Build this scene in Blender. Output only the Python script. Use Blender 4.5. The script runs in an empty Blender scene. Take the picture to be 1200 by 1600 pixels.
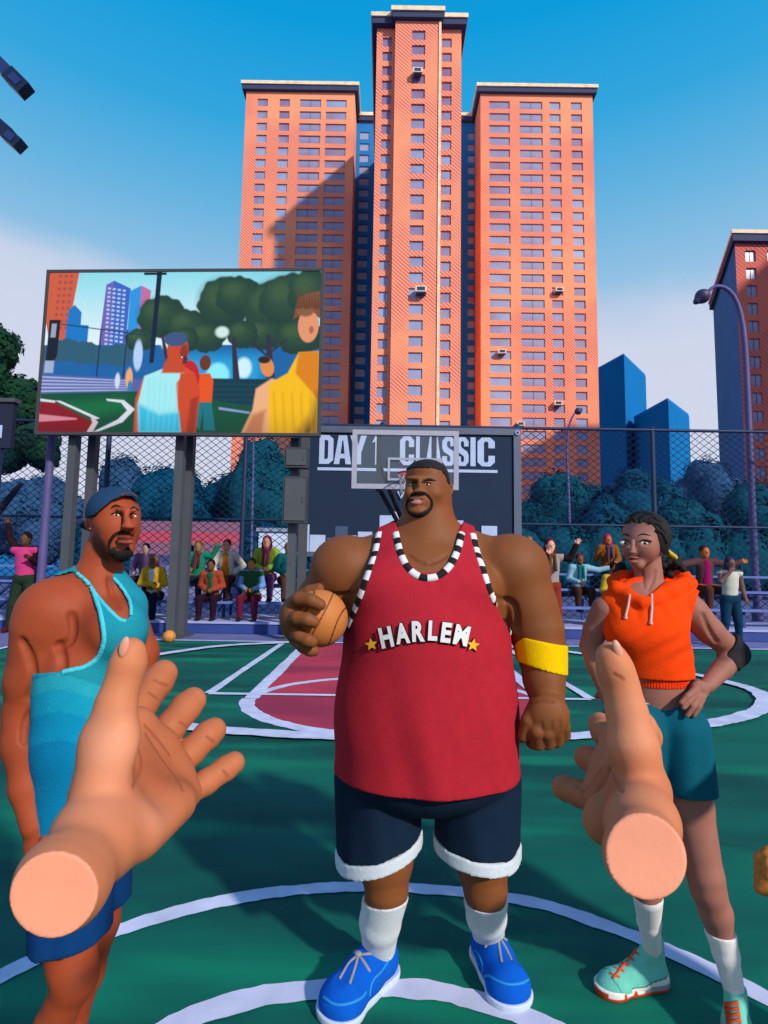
import bpy, bmesh, math, random
import numpy as np
from mathutils import Vector, Matrix
from mathutils.bvhtree import BVHTree
random.seed(7); np.random.seed(7)
SC = bpy.context.scene
COL = SC.collection

# ------------------------------------------------------------------ camera
IW, IH, F = 1200.0, 1600.0, 880.0
CAM = np.array([0.0, 0.0, 1.55])
PIT, ROL = math.radians(5.5), math.radians(0.9)
FW = np.array([0, math.cos(PIT), math.sin(PIT)])
U0 = np.array([0, -math.sin(PIT), math.cos(PIT)])
R0 = np.array([1.0, 0, 0])
RT = math.cos(ROL)*R0 + math.sin(ROL)*U0
UP = -math.sin(ROL)*R0 + math.cos(ROL)*U0
def ray(px, py): return FW + (px-600)/F*RT + (800-py)/F*UP
def P(px, py, Y):                      # point at world depth Y
    d = ray(px, py); return CAM + d*(Y/d[1])
def PT(px, py, Y): return Y/ray(px, py)[1]/F      # metres per pixel there
def G(px, py, z=0.0):                  # point on the ground
    d = ray(px, py); return CAM + d*((z-CAM[2])/d[2])
def proj(v):                           # world -> pixel
    q = v-CAM; w = q@FW
    return 600+F*(q@RT)/w, 800-F*(q@UP)/w
cam = bpy.data.cameras.new('camera'); cam_o = bpy.data.objects.new('camera', cam); COL.objects.link(cam_o)
cam.sensor_fit = 'VERTICAL'; cam.sensor_height = 24; cam.lens = 24*F/IH
cam.clip_start = 0.02; cam.clip_end = 5000
M = Matrix.Identity(4)
for i in range(3): M[i][0] = RT[i]; M[i][1] = UP[i]; M[i][2] = -FW[i]; M[i][3] = CAM[i]
cam_o.matrix_world = M; SC.camera = cam_o

# ------------------------------------------------------------------ colours and materials
def lin(r, g, b, k=0.85):
    f = lambda c: (c/255/12.92 if c/255 <= .04045 else ((c/255+.055)/1.055)**2.4)
    return (f(r)*k, f(g)*k, f(b)*k, 1)
MATS = {}
def mat(name, c, rough=.7, metal=0, noise=0, nscale=8, c2=None, bump=0, bscale=60, attr=False, emit=0, spec=.35, stretch=(1,1,1)):
    if name in MATS: return MATS[name]
    m = bpy.data.materials.new(name); m.use_nodes = True; nt = m.node_tree; N = nt.nodes; L = nt.links
    b = N['Principled BSDF']; b.inputs['Roughness'].default_value = rough; b.inputs['Metallic'].default_value = metal
    b.inputs['Specular IOR Level'].default_value = spec
    tc = N.new('ShaderNodeTexCoord'); mp = N.new('ShaderNodeMapping'); mp.inputs['Scale'].default_value = stretch
    L.new(tc.outputs['Object'], mp.inputs['Vector'])
    if attr:
        a = N.new('ShaderNodeAttribute'); a.attribute_name = 'Col'; src = a.outputs['Color']
    else:
        a = N.new('ShaderNodeRGB'); a.outputs[0].default_value = c; src = a.outputs[0]
    if noise:
        n = N.new('ShaderNodeTexNoise'); n.inputs['Scale'].default_value = nscale; n.inputs['Detail'].default_value = 5
        L.new(mp.outputs['Vector'], n.inputs['Vector'])
        if c2 is not None:
            r = N.new('ShaderNodeValToRGB'); r.color_ramp.elements[0].position = .38; r.color_ramp.elements[1].position = .62
            L.new(n.outputs['Fac'], r.inputs['Fac'])
            mx = N.new('ShaderNodeMix'); mx.data_type = 'RGBA'
            L.new(r.outputs['Color'], mx.inputs['Factor']); L.new(src, mx.inputs['A']); mx.inputs['B'].default_value = c2
            src = mx.outputs['Result']
        else:
            mr = N.new('ShaderNodeMapRange'); mr.inputs['From Min'].default_value = .3; mr.inputs['From Max'].default_value = .7
            mr.inputs['To Min'].default_value = 1-noise; mr.inputs['To Max'].default_value = 1+noise
            L.new(n.outputs['Fac'], mr.inputs['Value'])
            vm = N.new('ShaderNodeVectorMath'); vm.operation = 'SCALE'
            L.new(src, vm.inputs[0]); L.new(mr.outputs['Result'], vm.inputs['Scale']); src = vm.outputs[0]
    L.new(src, b.inputs['Base Color'])
    if emit:
        L.new(src, b.inputs['Emission Color']); b.inputs['Emission Strength'].default_value = emit
        b.inputs['Base Color'].default_value = (0,0,0,1)
        for l in list(b.inputs['Base Color'].links): L.remove(l)
    if bump:
        n2 = N.new('ShaderNodeTexNoise'); n2.inputs['Scale'].default_value = bscale; n2.inputs['Detail'].default_value = 6
        L.new(mp.outputs['Vector'], n2.inputs['Vector'])
        bp = N.new('ShaderNodeBump'); bp.inputs['Strength'].default_value = bump; bp.inputs['Distance'].default_value = .01
        L.new(n2.outputs['Fac'], bp.inputs['Height']); L.new(bp.outputs['Normal'], b.inputs['Normal'])
    MATS[name] = m; return m

# ------------------------------------------------------------------ objects
WL = {}
def wloc(o): return WL.get(o.name, np.zeros(3))
def thing(name, label, cat, loc=(0,0,0), group=None, kind=None):
    o = bpy.data.objects.new(name, None); COL.objects.link(o); o.empty_display_size = .1
    o.location = loc; WL[o.name] = np.array(loc, float)
    return tag(o, label, cat, group, kind)
def tag(o, label=None, cat=None, group=None, kind=None):
    if label: o['label'] = label
    if cat: o['category'] = cat
    if group: o['group'] = group
    if kind: o['kind'] = kind
    return o
def link(name, me, parent=None, base=None):
    o = bpy.data.objects.new(name, me); COL.objects.link(o)
    if parent is not None:
        o.parent = parent; WL[o.name] = wloc(parent)
    elif base is not None:
        o.location = base; WL[o.name] = np.array(base, float)
    return o
def setmats(me, mats):
    for m in (mats if isinstance(mats, (list, tuple)) else [mats]): me.materials.append(m)
def mesh_np(name, V, Q, mats, parent=None, base=None, colors=None, smooth=True, off=None):
    V = np.asarray(V, np.float32)
    o0 = wloc(parent) if parent is not None else (np.array(base, float) if base is not None else np.zeros(3))
    V = V-o0.astype(np.float32)
    me = bpy.data.meshes.new(name); n = Q.shape[1]
    me.vertices.add(len(V)); me.vertices.foreach_set('co', V.ravel())
    me.loops.add(Q.size); me.loops.foreach_set('vertex_index', Q.astype(np.int32).ravel())
    me.polygons.add(len(Q)); me.polygons.foreach_set('loop_start', np.arange(0, Q.size, n, dtype=np.int32))
    me.polygons.foreach_set('use_smooth', np.full(len(Q), smooth))
    me.update(calc_edges=True); me.validate()
    if colors is not None:
        at = me.color_attributes.new('Col', 'FLOAT_COLOR', 'POINT')
        c = np.ones((len(V), 4), np.float32); c[:, :3] = colors[:, :3]; at.data.foreach_set('color', c.ravel())
    setmats(me, mats)
    return link(name, me, parent, base)
class MB:
    def __init__(s): s.v = []; s.f = []; s.m = []; s.sm = []
    def add(s, vs, fs, m=0, sm=False):
        b = len(s.v); s.v += [tuple(map(float, v)) for v in vs]
        for f in fs: s.f.append([b+i for i in f]); s.m.append(m); s.sm.append(sm)
    def box(s, c, d, m=0, R=None):
        c = np.array(c, float); h = np.array(d, float)/2
        vs = []
        for x in (-1,1):
            for y in (-1,1):
                for z in (-1,1):
                    q = np.array([x*h[0], y*h[1], z*h[2]])
                    if R is not None: q = R@q
                    vs.append(c+q)
        s.add(vs, [(0,1,3,2),(4,6,7,5),(0,4,5,1),(2,3,7,6),(0,2,6,4),(1,5,7,3)], m)
    def bbox(s, a, b, m=0):
        a = np.array(a, float); b = np.array(b, float); s.box((a+b)/2, np.abs(b-a), m)
    def tube(s, pts, r, n=10, m=0, cap=True, sm=True):
        pts = [np.array(p, float) for p in pts]; rs = r if isinstance(r, (list, tuple)) else [r]*len(pts)
        rings = []; up = None
        for i, p in enumerate(pts):
            a = pts[max(i-1, 0)]; b = pts[min(i+1, len(pts)-1)]; t = b-a; t /= np.linalg.norm(t)+1e-12
            if up is None:
                up = np.cross(t, (0,0,1)); 
                if np.linalg.norm(up) < .1: up = np.cross(t, (0,1,0))
            up = up-t*np.dot(up, t); up /= np.linalg.norm(up); w = np.cross(t, up)
            rings.append([p+rs[i]*(math.cos(2*math.pi*k/n)*up+math.sin(2*math.pi*k/n)*w) for k in range(n)])
        vs = [v for r_ in rings for v in r_]; fs = []
        for i in range(len(pts)-1):
            for k in range(n):
                k2 = (k+1) % n; fs.append((i*n+k, i*n+k2, (i+1)*n+k2, (i+1)*n+k))
        s.add(vs, fs, m, sm)
        if cap:
            s.add(rings[0], [tuple(range(n))[::-1]], m); s.add(rings[-1], [tuple(range(n))], m)
    def prism(s, poly, d, m=0):           # poly: list of 3-D points (flat), d: extrusion vector
        n = len(poly); a = [np.array(p, float) for p in poly]; b = [p+np.array(d, float) for p in a]
        s.add(a+b, [tuple(range(n)), tuple(range(2*n-1, n-1, -1))]+[(i, i+n, (i+1) % n+n, (i+1) % n) for i in range(n)], m)
    def build(s, name, mats, parent=None, base=None, fix=True):
        o0 = wloc(parent) if parent is not None else (np.array(base, float) if base is not None else np.zeros(3))
        me = bpy.data.meshes.new(name)
        me.from_pydata([tuple(np.array(v)-o0) for v in s.v], [], s.f); me.update()
        me.polygons.foreach_set('material_index', s.m); me.polygons.foreach_set('use_smooth', s.sm)
        setmats(me, mats)
        if fix:
            bm = bmesh.new(); bm.from_mesh(me); bmesh.ops.recalc_face_normals(bm, faces=bm.faces); bm.to_mesh(me); bm.free()
        return link(name, me, parent, base)

# ------------------------------------------------------------------ distance fields and surface nets
def cone(a, ra, b, rb, k=.02, sy=1.0, neg=False):
    return dict(t='c', a=np.array(a, float), b=np.array(b, float), ra=ra, rb=rb, k=k, sy=sy, neg=neg)
def ell(c, r, k=.02, R=None, neg=False):
    return dict(t='e', c=np.array(c, float), r=np.array(r, float), k=k, R=R, neg=neg)
def rotY(deg):
    a = math.radians(deg); return np.array([[math.cos(a),0,math.sin(a)],[0,1,0],[-math.sin(a),0,math.cos(a)]])
def rotZ(deg):
    a = math.radians(deg); return np.array([[math.cos(a),-math.sin(a),0],[math.sin(a),math.cos(a),0],[0,0,1]])
def rotX(deg):
    a = math.radians(deg); return np.array([[1,0,0],[0,math.cos(a),-math.sin(a)],[0,math.sin(a),math.cos(a)]])
def pbox(p):
    if p['t'] == 'c':
        r = max(p['ra'], p['rb']); r3 = np.array([r, r*max(p['sy'], 1), r])
        return np.minimum(p['a'], p['b'])-r3, np.maximum(p['a'], p['b'])+r3
    R = p['R']; r = p['r']
    if R is not None: r = np.abs(R)@r
    return p['c']-r, p['c']+r
def pdist(p, X, Y, Z):
    if p['t'] == 'c':
        a, b = p['a'], p['b']; s = 1/p['sy']
        ba = (b-a)*np.array([1, s, 1]); x = X-a[0]; y = (Y-a[1])*s; z = Z-a[2]
        t = np.clip((x*ba[0]+y*ba[1]+z*ba[2])/max(ba@ba, 1e-9), 0, 1)
        return np.sqrt((x-ba[0]*t)**2+(y-ba[1]*t)**2+(z-ba[2]*t)**2)-(p['ra']+(p['rb']-p['ra'])*t)
    x = X-p['c'][0]; y = Y-p['c'][1]; z = Z-p['c'][2]
    if p['R'] is not None:
        R = p['R'].T; x, y, z = (R[0,0]*x+R[0,1]*y+R[0,2]*z, R[1,0]*x+R[1,1]*y+R[1,2]*z, R[2,0]*x+R[2,1]*y+R[2,2]*z)
    r = p['r']
    k0 = np.sqrt((x/r[0])**2+(y/r[1])**2+(z/r[2])**2); k1 = np.sqrt((x/r[0]**2)**2+(y/r[1]**2)**2+(z/r[2]**2)**2)
    return k0*(k0-1)/np.maximum(k1, 1e-6)
class Field:
    def __init__(s, prims, h, pad=.03, clip=None):
        lo = np.full(3, 1e9); hi = np.full(3, -1e9)
        for p in prims:
            if p['neg']: continue
            a, b = pbox(p); lo = np.minimum(lo, a); hi = np.maximum(hi, b)
        lo -= pad; hi += pad
        if clip is not None: lo = np.maximum(lo, clip[0]); hi = np.minimum(hi, clip[1])
        n = np.ceil((hi-lo)/h).astype(int)+1
        s.lo, s.h, s.n, s.pad = lo, h, n, pad
        s.ax = [(lo[i]+h*np.arange(n[i])).astype(np.float32) for i in range(3)]
        s.f = np.full(n, 1.0, np.float32)
        for p in prims: s.apply(p)
    def sub(s, a, b):
        i0 = np.clip(np.floor((a-s.lo)/s.h).astype(int), 0, s.n); i1 = np.clip(np.ceil((b-s.lo)/s.h).astype(int)+1, 0, s.n)
        return tuple(slice(int(i0[i]), int(i1[i])) for i in range(3))
    def apply(s, p):
        a, b = pbox(p); m = p['k']+s.pad+.004
        sl = s.sub(a-m, b+m)
        if any(q.stop <= q.start for q in sl): return
        X, Y, Z = s.ax[0][sl[0]][:,None,None], s.ax[1][sl[1]][None,:,None], s.ax[2][sl[2]][None,None,:]
        d = pdist(p, X, Y, Z).astype(np.float32); g = s.f[sl]; k = p['k']
        if p['neg']:
            d = -d; h = np.clip(.5-.5*(g-d)/k, 0, 1); s.f[sl] = g*(1-h)+d*h+k*h*(1-h)
        else:
            h = np.clip(.5+.5*(g-d)/k, 0, 1); s.f[sl] = g*(1-h)+d*h-k*h*(1-h)
    def copy(s):
        import copy as cp
        q = cp.copy(s); q.f = s.f.copy(); return q
    def offset(s, o): s.f = s.f-np.float32(o); return s
    def halfspace(s, p0, n):               # keep the side the normal points away from
        n = np.array(n, float); n /= np.linalg.norm(n); p0 = np.array(p0, float)
        d = (s.ax[0]-p0[0])[:,None,None]*n[0]+(s.ax[1]-p0[1])[None,:,None]*n[1]+(s.ax[2]-p0[2])[None,None,:]*n[2]
        s.f = np.maximum(s.f, d.astype(np.float32)); return s
    def polycut(s, poly, Y=None, ymax=None, ymin=None, band=.03, keep=False):
        """cut an outline (pixel polygon) through the shell of the surface; keep=True keeps only its inside"""
        if ymax is None: ymax = 1e9
        if ymin is None: ymin = -1e9
        idx = np.argwhere(np.abs(s.f) < band) if not keep else np.argwhere(s.f < band)
        pts = s.lo+idx*s.h
        m = (pts[:,1] < ymax) & (pts[:,1] > ymin)
        if keep:
            s.f[tuple(idx[~m].T)] = .05
        idx = idx[m]; pts = pts[m]
        px, py = proj(pts); d = polysd(px, py, poly)*((pts-CAM)@FW)/F
        if not keep: d = -d
        t = tuple(idx.T); s.f[t] = np.maximum(s.f[t], d.astype(np.float32)); return s
    def mesh(s): return surfnet(s.f, s.lo, s.h)
def polysd(x, y, poly):                    # signed distance, negative inside
    poly = np.array(poly, float); n = len(poly); d = np.full(x.shape, 1e18); ins = np.zeros(x.shape, bool)
    for i in range(n):
        a = poly[i]; b = poly[(i+1) % n]; e = b-a; wx = x-a[0]; wy = y-a[1]
        t = np.clip((wx*e[0]+wy*e[1])/(e@e+1e-12), 0, 1); d = np.minimum(d, (wx-e[0]*t)**2+(wy-e[1]*t)**2)
        c = ((a[1] > y) != (b[1] > y)) & (x < (b[0]-a[0])*(y-a[1])/((b[1]-a[1]) if b[1] != a[1] else 1e-12)+a[0])
        ins ^= c
    d = np.sqrt(d); return np.where(ins, -d, d)
def surfnet(f, lo, h):
    s = f < 0; n = np.array(f.shape)
    c = np.zeros(n-1, np.int8)
    for dx in (0,1):
        for dy in (0,1):
            for dz in (0,1): c += s[dx:n[0]-1+dx, dy:n[1]-1+dy, dz:n[2]-1+dz]
    act = (c > 0) & (c < 8); ids = np.argwhere(act)
    idx = np.full(n-1, -1, np.int32); idx[act] = np.arange(len(ids))
    cor = np.array([(x,y,z) for x in (0,1) for y in (0,1) for z in (0,1)])
    val = [f[ids[:,0]+q[0], ids[:,1]+q[1], ids[:,2]+q[2]] for q in cor]
    acc = np.zeros((len(ids), 3)); cnt = np.zeros(len(ids))
    for i in range(8):
        for j in range(i+1, 8):
            if np.abs(cor[i]-cor[j]).sum() != 1: continue
            a, b = val[i], val[j]; m = (a < 0) != (b < 0)
            t = np.where(m, a/np.where(m, a-b, 1), 0)
            acc += np.where(m[:,None], cor[i]+t[:,None]*(cor[j]-cor[i]), 0); cnt += m
    V = (ids+acc/cnt[:,None])*h+lo
    Q = []
    for ax in range(3):
        o = [i for i in range(3) if i != ax]
        sl0 = [slice(1, -1)]*3; sl1 = [slice(1, -1)]*3
        sl0[ax] = slice(0, -1); sl1[ax] = slice(1, None)
        a = s[tuple(sl0)]; b = s[tuple(sl1)]; e = np.argwhere(a != b)
        if not len(e): continue
        fl = a[tuple(e.T)]
        base = e.copy()
        for q in o: base[:, q] += 1
        def cell(d0, d1):
            g = base.copy(); g[:, o[0]] += d0; g[:, o[1]] += d1
            return idx[tuple(g.T)]
        q = np.stack([cell(-1,-1), cell(0,-1), cell(0,0), cell(-1,0)], 1)
        if ax == 1: fl = ~fl
        q[~fl] = q[~fl][:, ::-1]; Q.append(q)
    Q = np.concatenate(Q); Q = Q[(Q >= 0).all(1)]
    return V, Q
def lap(V, Q, it=1):
    for _ in range(it):
        acc = np.zeros_like(V); cnt = np.zeros(len(V))
        for i in range(4):
            for j in ((i+1) % 4, (i+3) % 4):
                np.add.at(acc, Q[:, i], V[Q[:, j]]); np.add.at(cnt, Q[:, i], 1)
        V = V*.5+.5*acc/np.maximum(cnt, 1)[:,None]
    return V
def flat(c, n): return np.tile(np.array(c[:3]), (n, 1))
def paint(V, cols, poly, c, soft=1.5, ymax=1e9, ymin=-1e9, amt=1.0):
    px, py = proj(V); d = polysd(px, py, poly)
    w = np.clip(.5-d/soft, 0, 1)*amt*((V[:,1] < ymax) & (V[:,1] > ymin)); w = w[:,None]
    cols[:] = cols*(1-w)+np.array(c[:3])*w
def bvh_of(V, Q): return BVHTree.FromPolygons([tuple(v) for v in V], [tuple(q) for q in Q])
def cast(bvh, px, py):                     # first surface point on the line of sight of a pixel
    d = ray(px, py); d = d/np.linalg.norm(d)
    l, nrm, i, dist = bvh.ray_cast(Vector(CAM), Vector(d))
    if l is None: return None
    return np.array(l), np.array(nrm)
def smooth_path(pts, step=4.0, closed=False):
    pts = [np.array(p, float) for p in pts]; n = len(pts); out = []
    rng = range(n if closed else n-1)
    for i in rng:
        p0 = pts[(i-1) % n] if (closed or i > 0) else 2*pts[0]-pts[1]
        p1 = pts[i]; p2 = pts[(i+1) % n]
        p3 = pts[(i+2) % n] if (closed or i+2 < n) else 2*pts[-1]-pts[-2]
        m = max(2, int(np.linalg.norm(p2[:2]-p1[:2])/step))
        for k in range(m):
            t = k/m; out.append(.5*((2*p1)+(-p0+p2)*t+(2*p0-5*p1+4*p2-p3)*t*t+(-p0+3*p1-3*p2+p3)*t**3))
    if not closed: out.append(pts[-1])
    return out
def ribbon(bvh, pts, w, mats, name, parent, seg=None, lift=.003, th=.003, step=3.0, closed=False, taper=False):
    """a band of cloth, hair or paint lying on a surface along a path given in pixels; seg = length of its alternating patches"""
    path = smooth_path(pts, step, closed); hits = []
    for p in path:
        r = cast(bvh, p[0], p[1])
        if r is None or (r[0]-CAM)@r[1] > 0: continue
        if hits and abs(np.linalg.norm(r[0]-CAM)-np.linalg.norm(hits[-1][0]-CAM)) > .08: continue
        hits.append(r)
    if len(hits) < 2: return None
    mb = MB(); L = 0; n = len(hits)
    top = []
    for i, (l, nr) in enumerate(hits):
        a = hits[max(i-1, 0)][0]; b = hits[min(i+1, n-1)][0]; t = b-a; t /= np.linalg.norm(t)+1e-9
        sd = np.cross(t, nr); sd /= np.linalg.norm(sd)+1e-9
        ww = w/2
        if taper: ww *= .25+.75*math.sin(math.pi*min(max(i/(n-1), .02), .98))
        top.append((l+nr*lift-sd*ww, l+nr*(lift+th), l+nr*lift+sd*ww, l-nr*th-sd*ww*1.05, l-nr*th+sd*ww*1.05, l))
    for i in range(n-1):
        A, B = top[i], top[i+1]; L += np.linalg.norm(B[5]-A[5]); m = int(L/seg) % 2 if seg else 0
        mb.add([A[0],A[1],A[2],A[3],A[4],B[0],B[1],B[2],B[3],B[4]], [(0,1,6,5),(1,2,7,6),(3,0,5,8),(2,4,9,7)], m, True)
    return mb.build(name, mats, parent)
class Fig:
    """collects shapes whose places and sizes are read off the photograph at a real depth"""
    def __init__(s, Y): s.Y = Y; s.p = []
    def pt(s, px, py, dy=0): return P(px, py, s.Y+dy)
    def C(s, a, b, k=.02, sy=1.0, neg=False):     # (px, py, dy, r_px)
        s.p.append(cone(s.pt(*a[:3]), a[3]*PT(a[0], a[1], s.Y+a[2]), s.pt(*b[:3]), b[3]*PT(b[0], b[1], s.Y+b[2]), k, sy, neg)); return s
    def chain(s, pts, k=.02, sy=1.0):
        for a, b in zip(pts, pts[1:]): s.C(a, b, k, sy)
        return s
    def E(s, c, r, k=.02, rot=0, neg=False, R=None):   # c = (px, py, dy), r = pixel radii (x, depth, z); rot turns clockwise in the picture
        q = PT(c[0], c[1], s.Y+c[2])
        s.p.append(ell(s.pt(*c), np.array(r)*q, k, R if R is not None else (rotY(rot) if rot else None), neg)); return s
def lump(name, prims, h, m, parent, color=None, pad=.02, sm=0, base=None, colfn=None):
    V, Q = Field(prims, h, pad).mesh()
    if sm: V = lap(V, Q, sm)
    cols = None
    if colfn is not None: cols = colfn(V)
    elif color is not None: cols = flat(color, len(V))
    return mesh_np(name, V, Q, m, parent, base, cols), V, Q
# ------------------------------------------------------------------ shared materials
SKIN = mat('skin', None, .62, noise=.07, nscale=14, attr=True, bump=.05, bscale=90, spec=.25)
CLOTH = mat('cloth', None, .9, noise=.06, nscale=30, attr=True, bump=.25, bscale=220, spec=.1)
KNIT = mat('ribbed_knit', None, .92, noise=.05, nscale=60, attr=True, bump=.35, bscale=320, spec=.1)
HAIR = mat('hair', lin(22,16,16), .75, noise=.35, nscale=90, bump=.6, bscale=160)
WHITE = mat('white_cloth', lin(225,225,225), .85, noise=.05, nscale=20)
BLACK = mat('black_cloth', lin(14,12,14), .8)
EYE = mat('eye', None, .25, attr=True, spec=.5)
def M_(name, c, **k): return mat(name, c, **k)
SOLID = {}
def solid(c, rough=.85, tagname='dyed_cloth'):
    key = (tagname, c)
    if key not in SOLID: SOLID[key] = mat('%s_%02x%02x%02x' % ((tagname,)+tuple(c)), lin(*c), rough, noise=.08, nscale=12)
    return SOLID[key]

# ------------------------------------------------------------------ sun and sky
SUNV = np.array([.55, -.68, .52]); SUNV /= np.linalg.norm(SUNV)
sun = bpy.data.lights.new('sun', 'SUN'); sun.energy = 4.2; sun.angle = math.radians(2.5); sun.color = (1, .93, .82)
so = bpy.data.objects.new('sun', sun); COL.objects.link(so)
so.rotation_euler = Vector(SUNV).to_track_quat('Z', 'Y').to_euler()
so.location = (20, -20, 30)
w = bpy.data.worlds.new('World'); SC.world = w; w.use_nodes = True; nt = w.node_tree; N = nt.nodes; L = nt.links
bg = N['Background']
sky = N.new('ShaderNodeTexSky'); sky.sky_type = 'NISHITA'; sky.sun_disc = False
sky.sun_elevation = math.asin(SUNV[2]); sky.sun_rotation = math.atan2(SUNV[0], SUNV[1])
skys = N.new('ShaderNodeVectorMath'); skys.operation = 'SCALE'; skys.inputs['Scale'].default_value = .10
L.new(sky.outputs['Color'], skys.inputs[0])
tc = N.new('ShaderNodeTexCoord'); sx = N.new('ShaderNodeSeparateXYZ'); L.new(tc.outputs['Generated'], sx.inputs[0])
ramp = N.new('ShaderNodeValToRGB'); L.new(sx.outputs['Z'], ramp.inputs['Fac']); cr = ramp.color_ramp
def L1(r,g,b): return lin(r,g,b,1.0)
stops = [(0, L1(210,216,238)), (.30, L1(192,208,236)), (.44, L1(150,196,231)), (.54, L1(104,182,227)), (.63, L1(50,168,225)), (.72, L1(2,158,223)), (1, L1(0,128,210))]
cr.elements[0].position = 0; cr.elements[0].color = stops[0][1]; cr.elements[1].position = 1; cr.elements[1].color = stops[-1][1]
for p_, c_ in stops[1:-1]:
    e = cr.elements.new(p_); e.color = c_
# cloud bank low in the sky, ragged top, higher on the left
def node(t, **kw):
    n = N.new(t)
    for k, v in kw.items(): setattr(n, k, v)
    return n
def math_(op, a, b=None):
    n = node('ShaderNodeMath', operation=op)
    for i, v in enumerate((a, b)):
        if v is None: continue
        if isinstance(v, (int, float)): n.inputs[i].default_value = v
        else: L.new(v, n.inputs[i])
    return n.outputs[0]
mp = node('ShaderNodeMapping'); mp.inputs['Scale'].default_value = (1.5, 1.5, 3.4); L.new(tc.outputs['Generated'], mp.inputs['Vector'])
nz = node('ShaderNodeTexNoise'); nz.inputs['Scale'].default_value = 2.1; nz.inputs['Detail'].default_value = 4.5; nz.inputs['Roughness'].default_value = .45
L.new(mp.outputs['Vector'], nz.inputs['Vector'])
top = math_('ADD', math_('MULTIPLY', sx.outputs['X'], -.09), .457)
thr = math_('ADD', top, math_('MULTIPLY', math_('SUBTRACT', nz.outputs['Fac'], .5), .16))
dd = math_('SUBTRACT', thr, sx.outputs['Z'])
mr = node('ShaderNodeMapRange', interpolation_type='SMOOTHSTEP'); L.new(dd, mr.inputs['Value'])
mr.inputs['From Min'].default_value = -.004; mr.inputs['From Max'].default_value = .08; mr.inputs['To Max'].default_value = .8
cl = mr.outputs[0]
mx = node('ShaderNodeMix', data_type='RGBA'); L.new(cl, mx.inputs['Factor']); L.new(ramp.outputs['Color'], mx.inputs['A']); mx.inputs['B'].default_value = L1(216,220,238)
mx2 = node('ShaderNodeMix', data_type='RGBA'); mx2.inputs['Factor'].default_value = .95
L.new(skys.outputs[0], mx2.inputs['A']); L.new(mx.outputs['Result'], mx2.inputs['B'])
L.new(mx2.outputs['Result'], bg.inputs['Color']); bg.inputs['Strength'].default_value = 1.0
SC.view_settings.view_transform = 'Standard'; SC.view_settings.look = 'None'
SC.view_settings.exposure = 0; SC.view_settings.gamma = 1; SC.view_settings.use_curve_mapping = False
SC.cycles.max_bounces = 6
# ------------------------------------------------------------------ ground, court and its paint
def sheet(name, poly, z, m, kind='structure'):
    mb = MB(); mb.add([(p[0], p[1], z) for p in poly], [tuple(range(len(poly)))]); o = mb.build(name, m); tag(o, kind=kind); 
    for p in o.data.polygons:
        if p.normal.z < 0: p.flip()
    return o
gm = mat('blue_grey_asphalt', lin(88,100,150,.7), .9, noise=.12, nscale=.6, bump=.2, bscale=30)
sheet('ground', [(-1500,-600),(1500,-600),(1500,2500),(-1500,2500)], -.012, gm)
apm = mat('lavender_apron', lin(118,118,172,.75), .9, noise=.15, nscale=1.2, c2=None, bump=.15)
A0, A1 = G(-700, 985), G(1900, 1003)
sheet('apron', [(-16,-14),(17,-14),(17,12.75),(-16,12.75)], -.006, apm)
def court_mat():
    m = mat('green_court', lin(0,98,84,.95), .8, noise=1, nscale=.8, c2=lin(0,72,68,.9), bump=.12, bscale=120, stretch=(.55,1.6,1), spec=.2)
    nt = m.node_tree; N = nt.nodes; L = nt.links
    b = N['Principled BSDF']; src = b.inputs['Base Color'].links[0].from_socket
    tc = [n for n in N if n.type == 'TEX_COORD'][0]
    mp = N.new('ShaderNodeMapping'); mp.inputs['Scale'].default_value = (.35, 1.5, 1); mp.inputs['Location'].default_value = (4.2, 1.7, 0)
    L.new(tc.outputs['Object'], mp.inputs['Vector'])
    n = N.new('ShaderNodeTexNoise'); n.inputs['Scale'].default_value = 1.1; n.inputs['Detail'].default_value = 3; L.new(mp.outputs['Vector'], n.inputs['Vector'])
    r = N.new('ShaderNodeMapRange'); r.inputs['From Min'].default_value = .52; r.inputs['From Max'].default_value = .68; r.inputs['To Max'].default_value = .8
    L.new(n.outputs['Fac'], r.inputs['Value'])
    mx = N.new('ShaderNodeMix'); mx.data_type = 'RGBA'; L.new(r.outputs[0], mx.inputs['Factor']); L.new(src, mx.inputs['A']); mx.inputs['B'].default_value = lin(0,130,98,.95)
    L.new(mx.outputs['Result'], b.inputs['Base Color'])
    return m
fl, fr = G(70, 1002), G(1175, 1012)
yb = (fl[1]+fr[1])/2
CXL, CXR = fl[0]-.1, 9.2
sheet('court', [(CXL,-13),(CXR,-13),(CXR,yb),(CXL,yb)], .0, court_mat())
lm = mat('white_court_paint', lin(205,205,232,.9), .8, noise=.16, nscale=5, bump=.1, bscale=90)
rm = mat('red_court_paint', lin(196,60,82,.9), .8, noise=1, nscale=.9, c2=lin(150,48,76,.9), bump=.1, stretch=(.5,1.2,1), spec=.2)
LZ = [.007]
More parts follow.
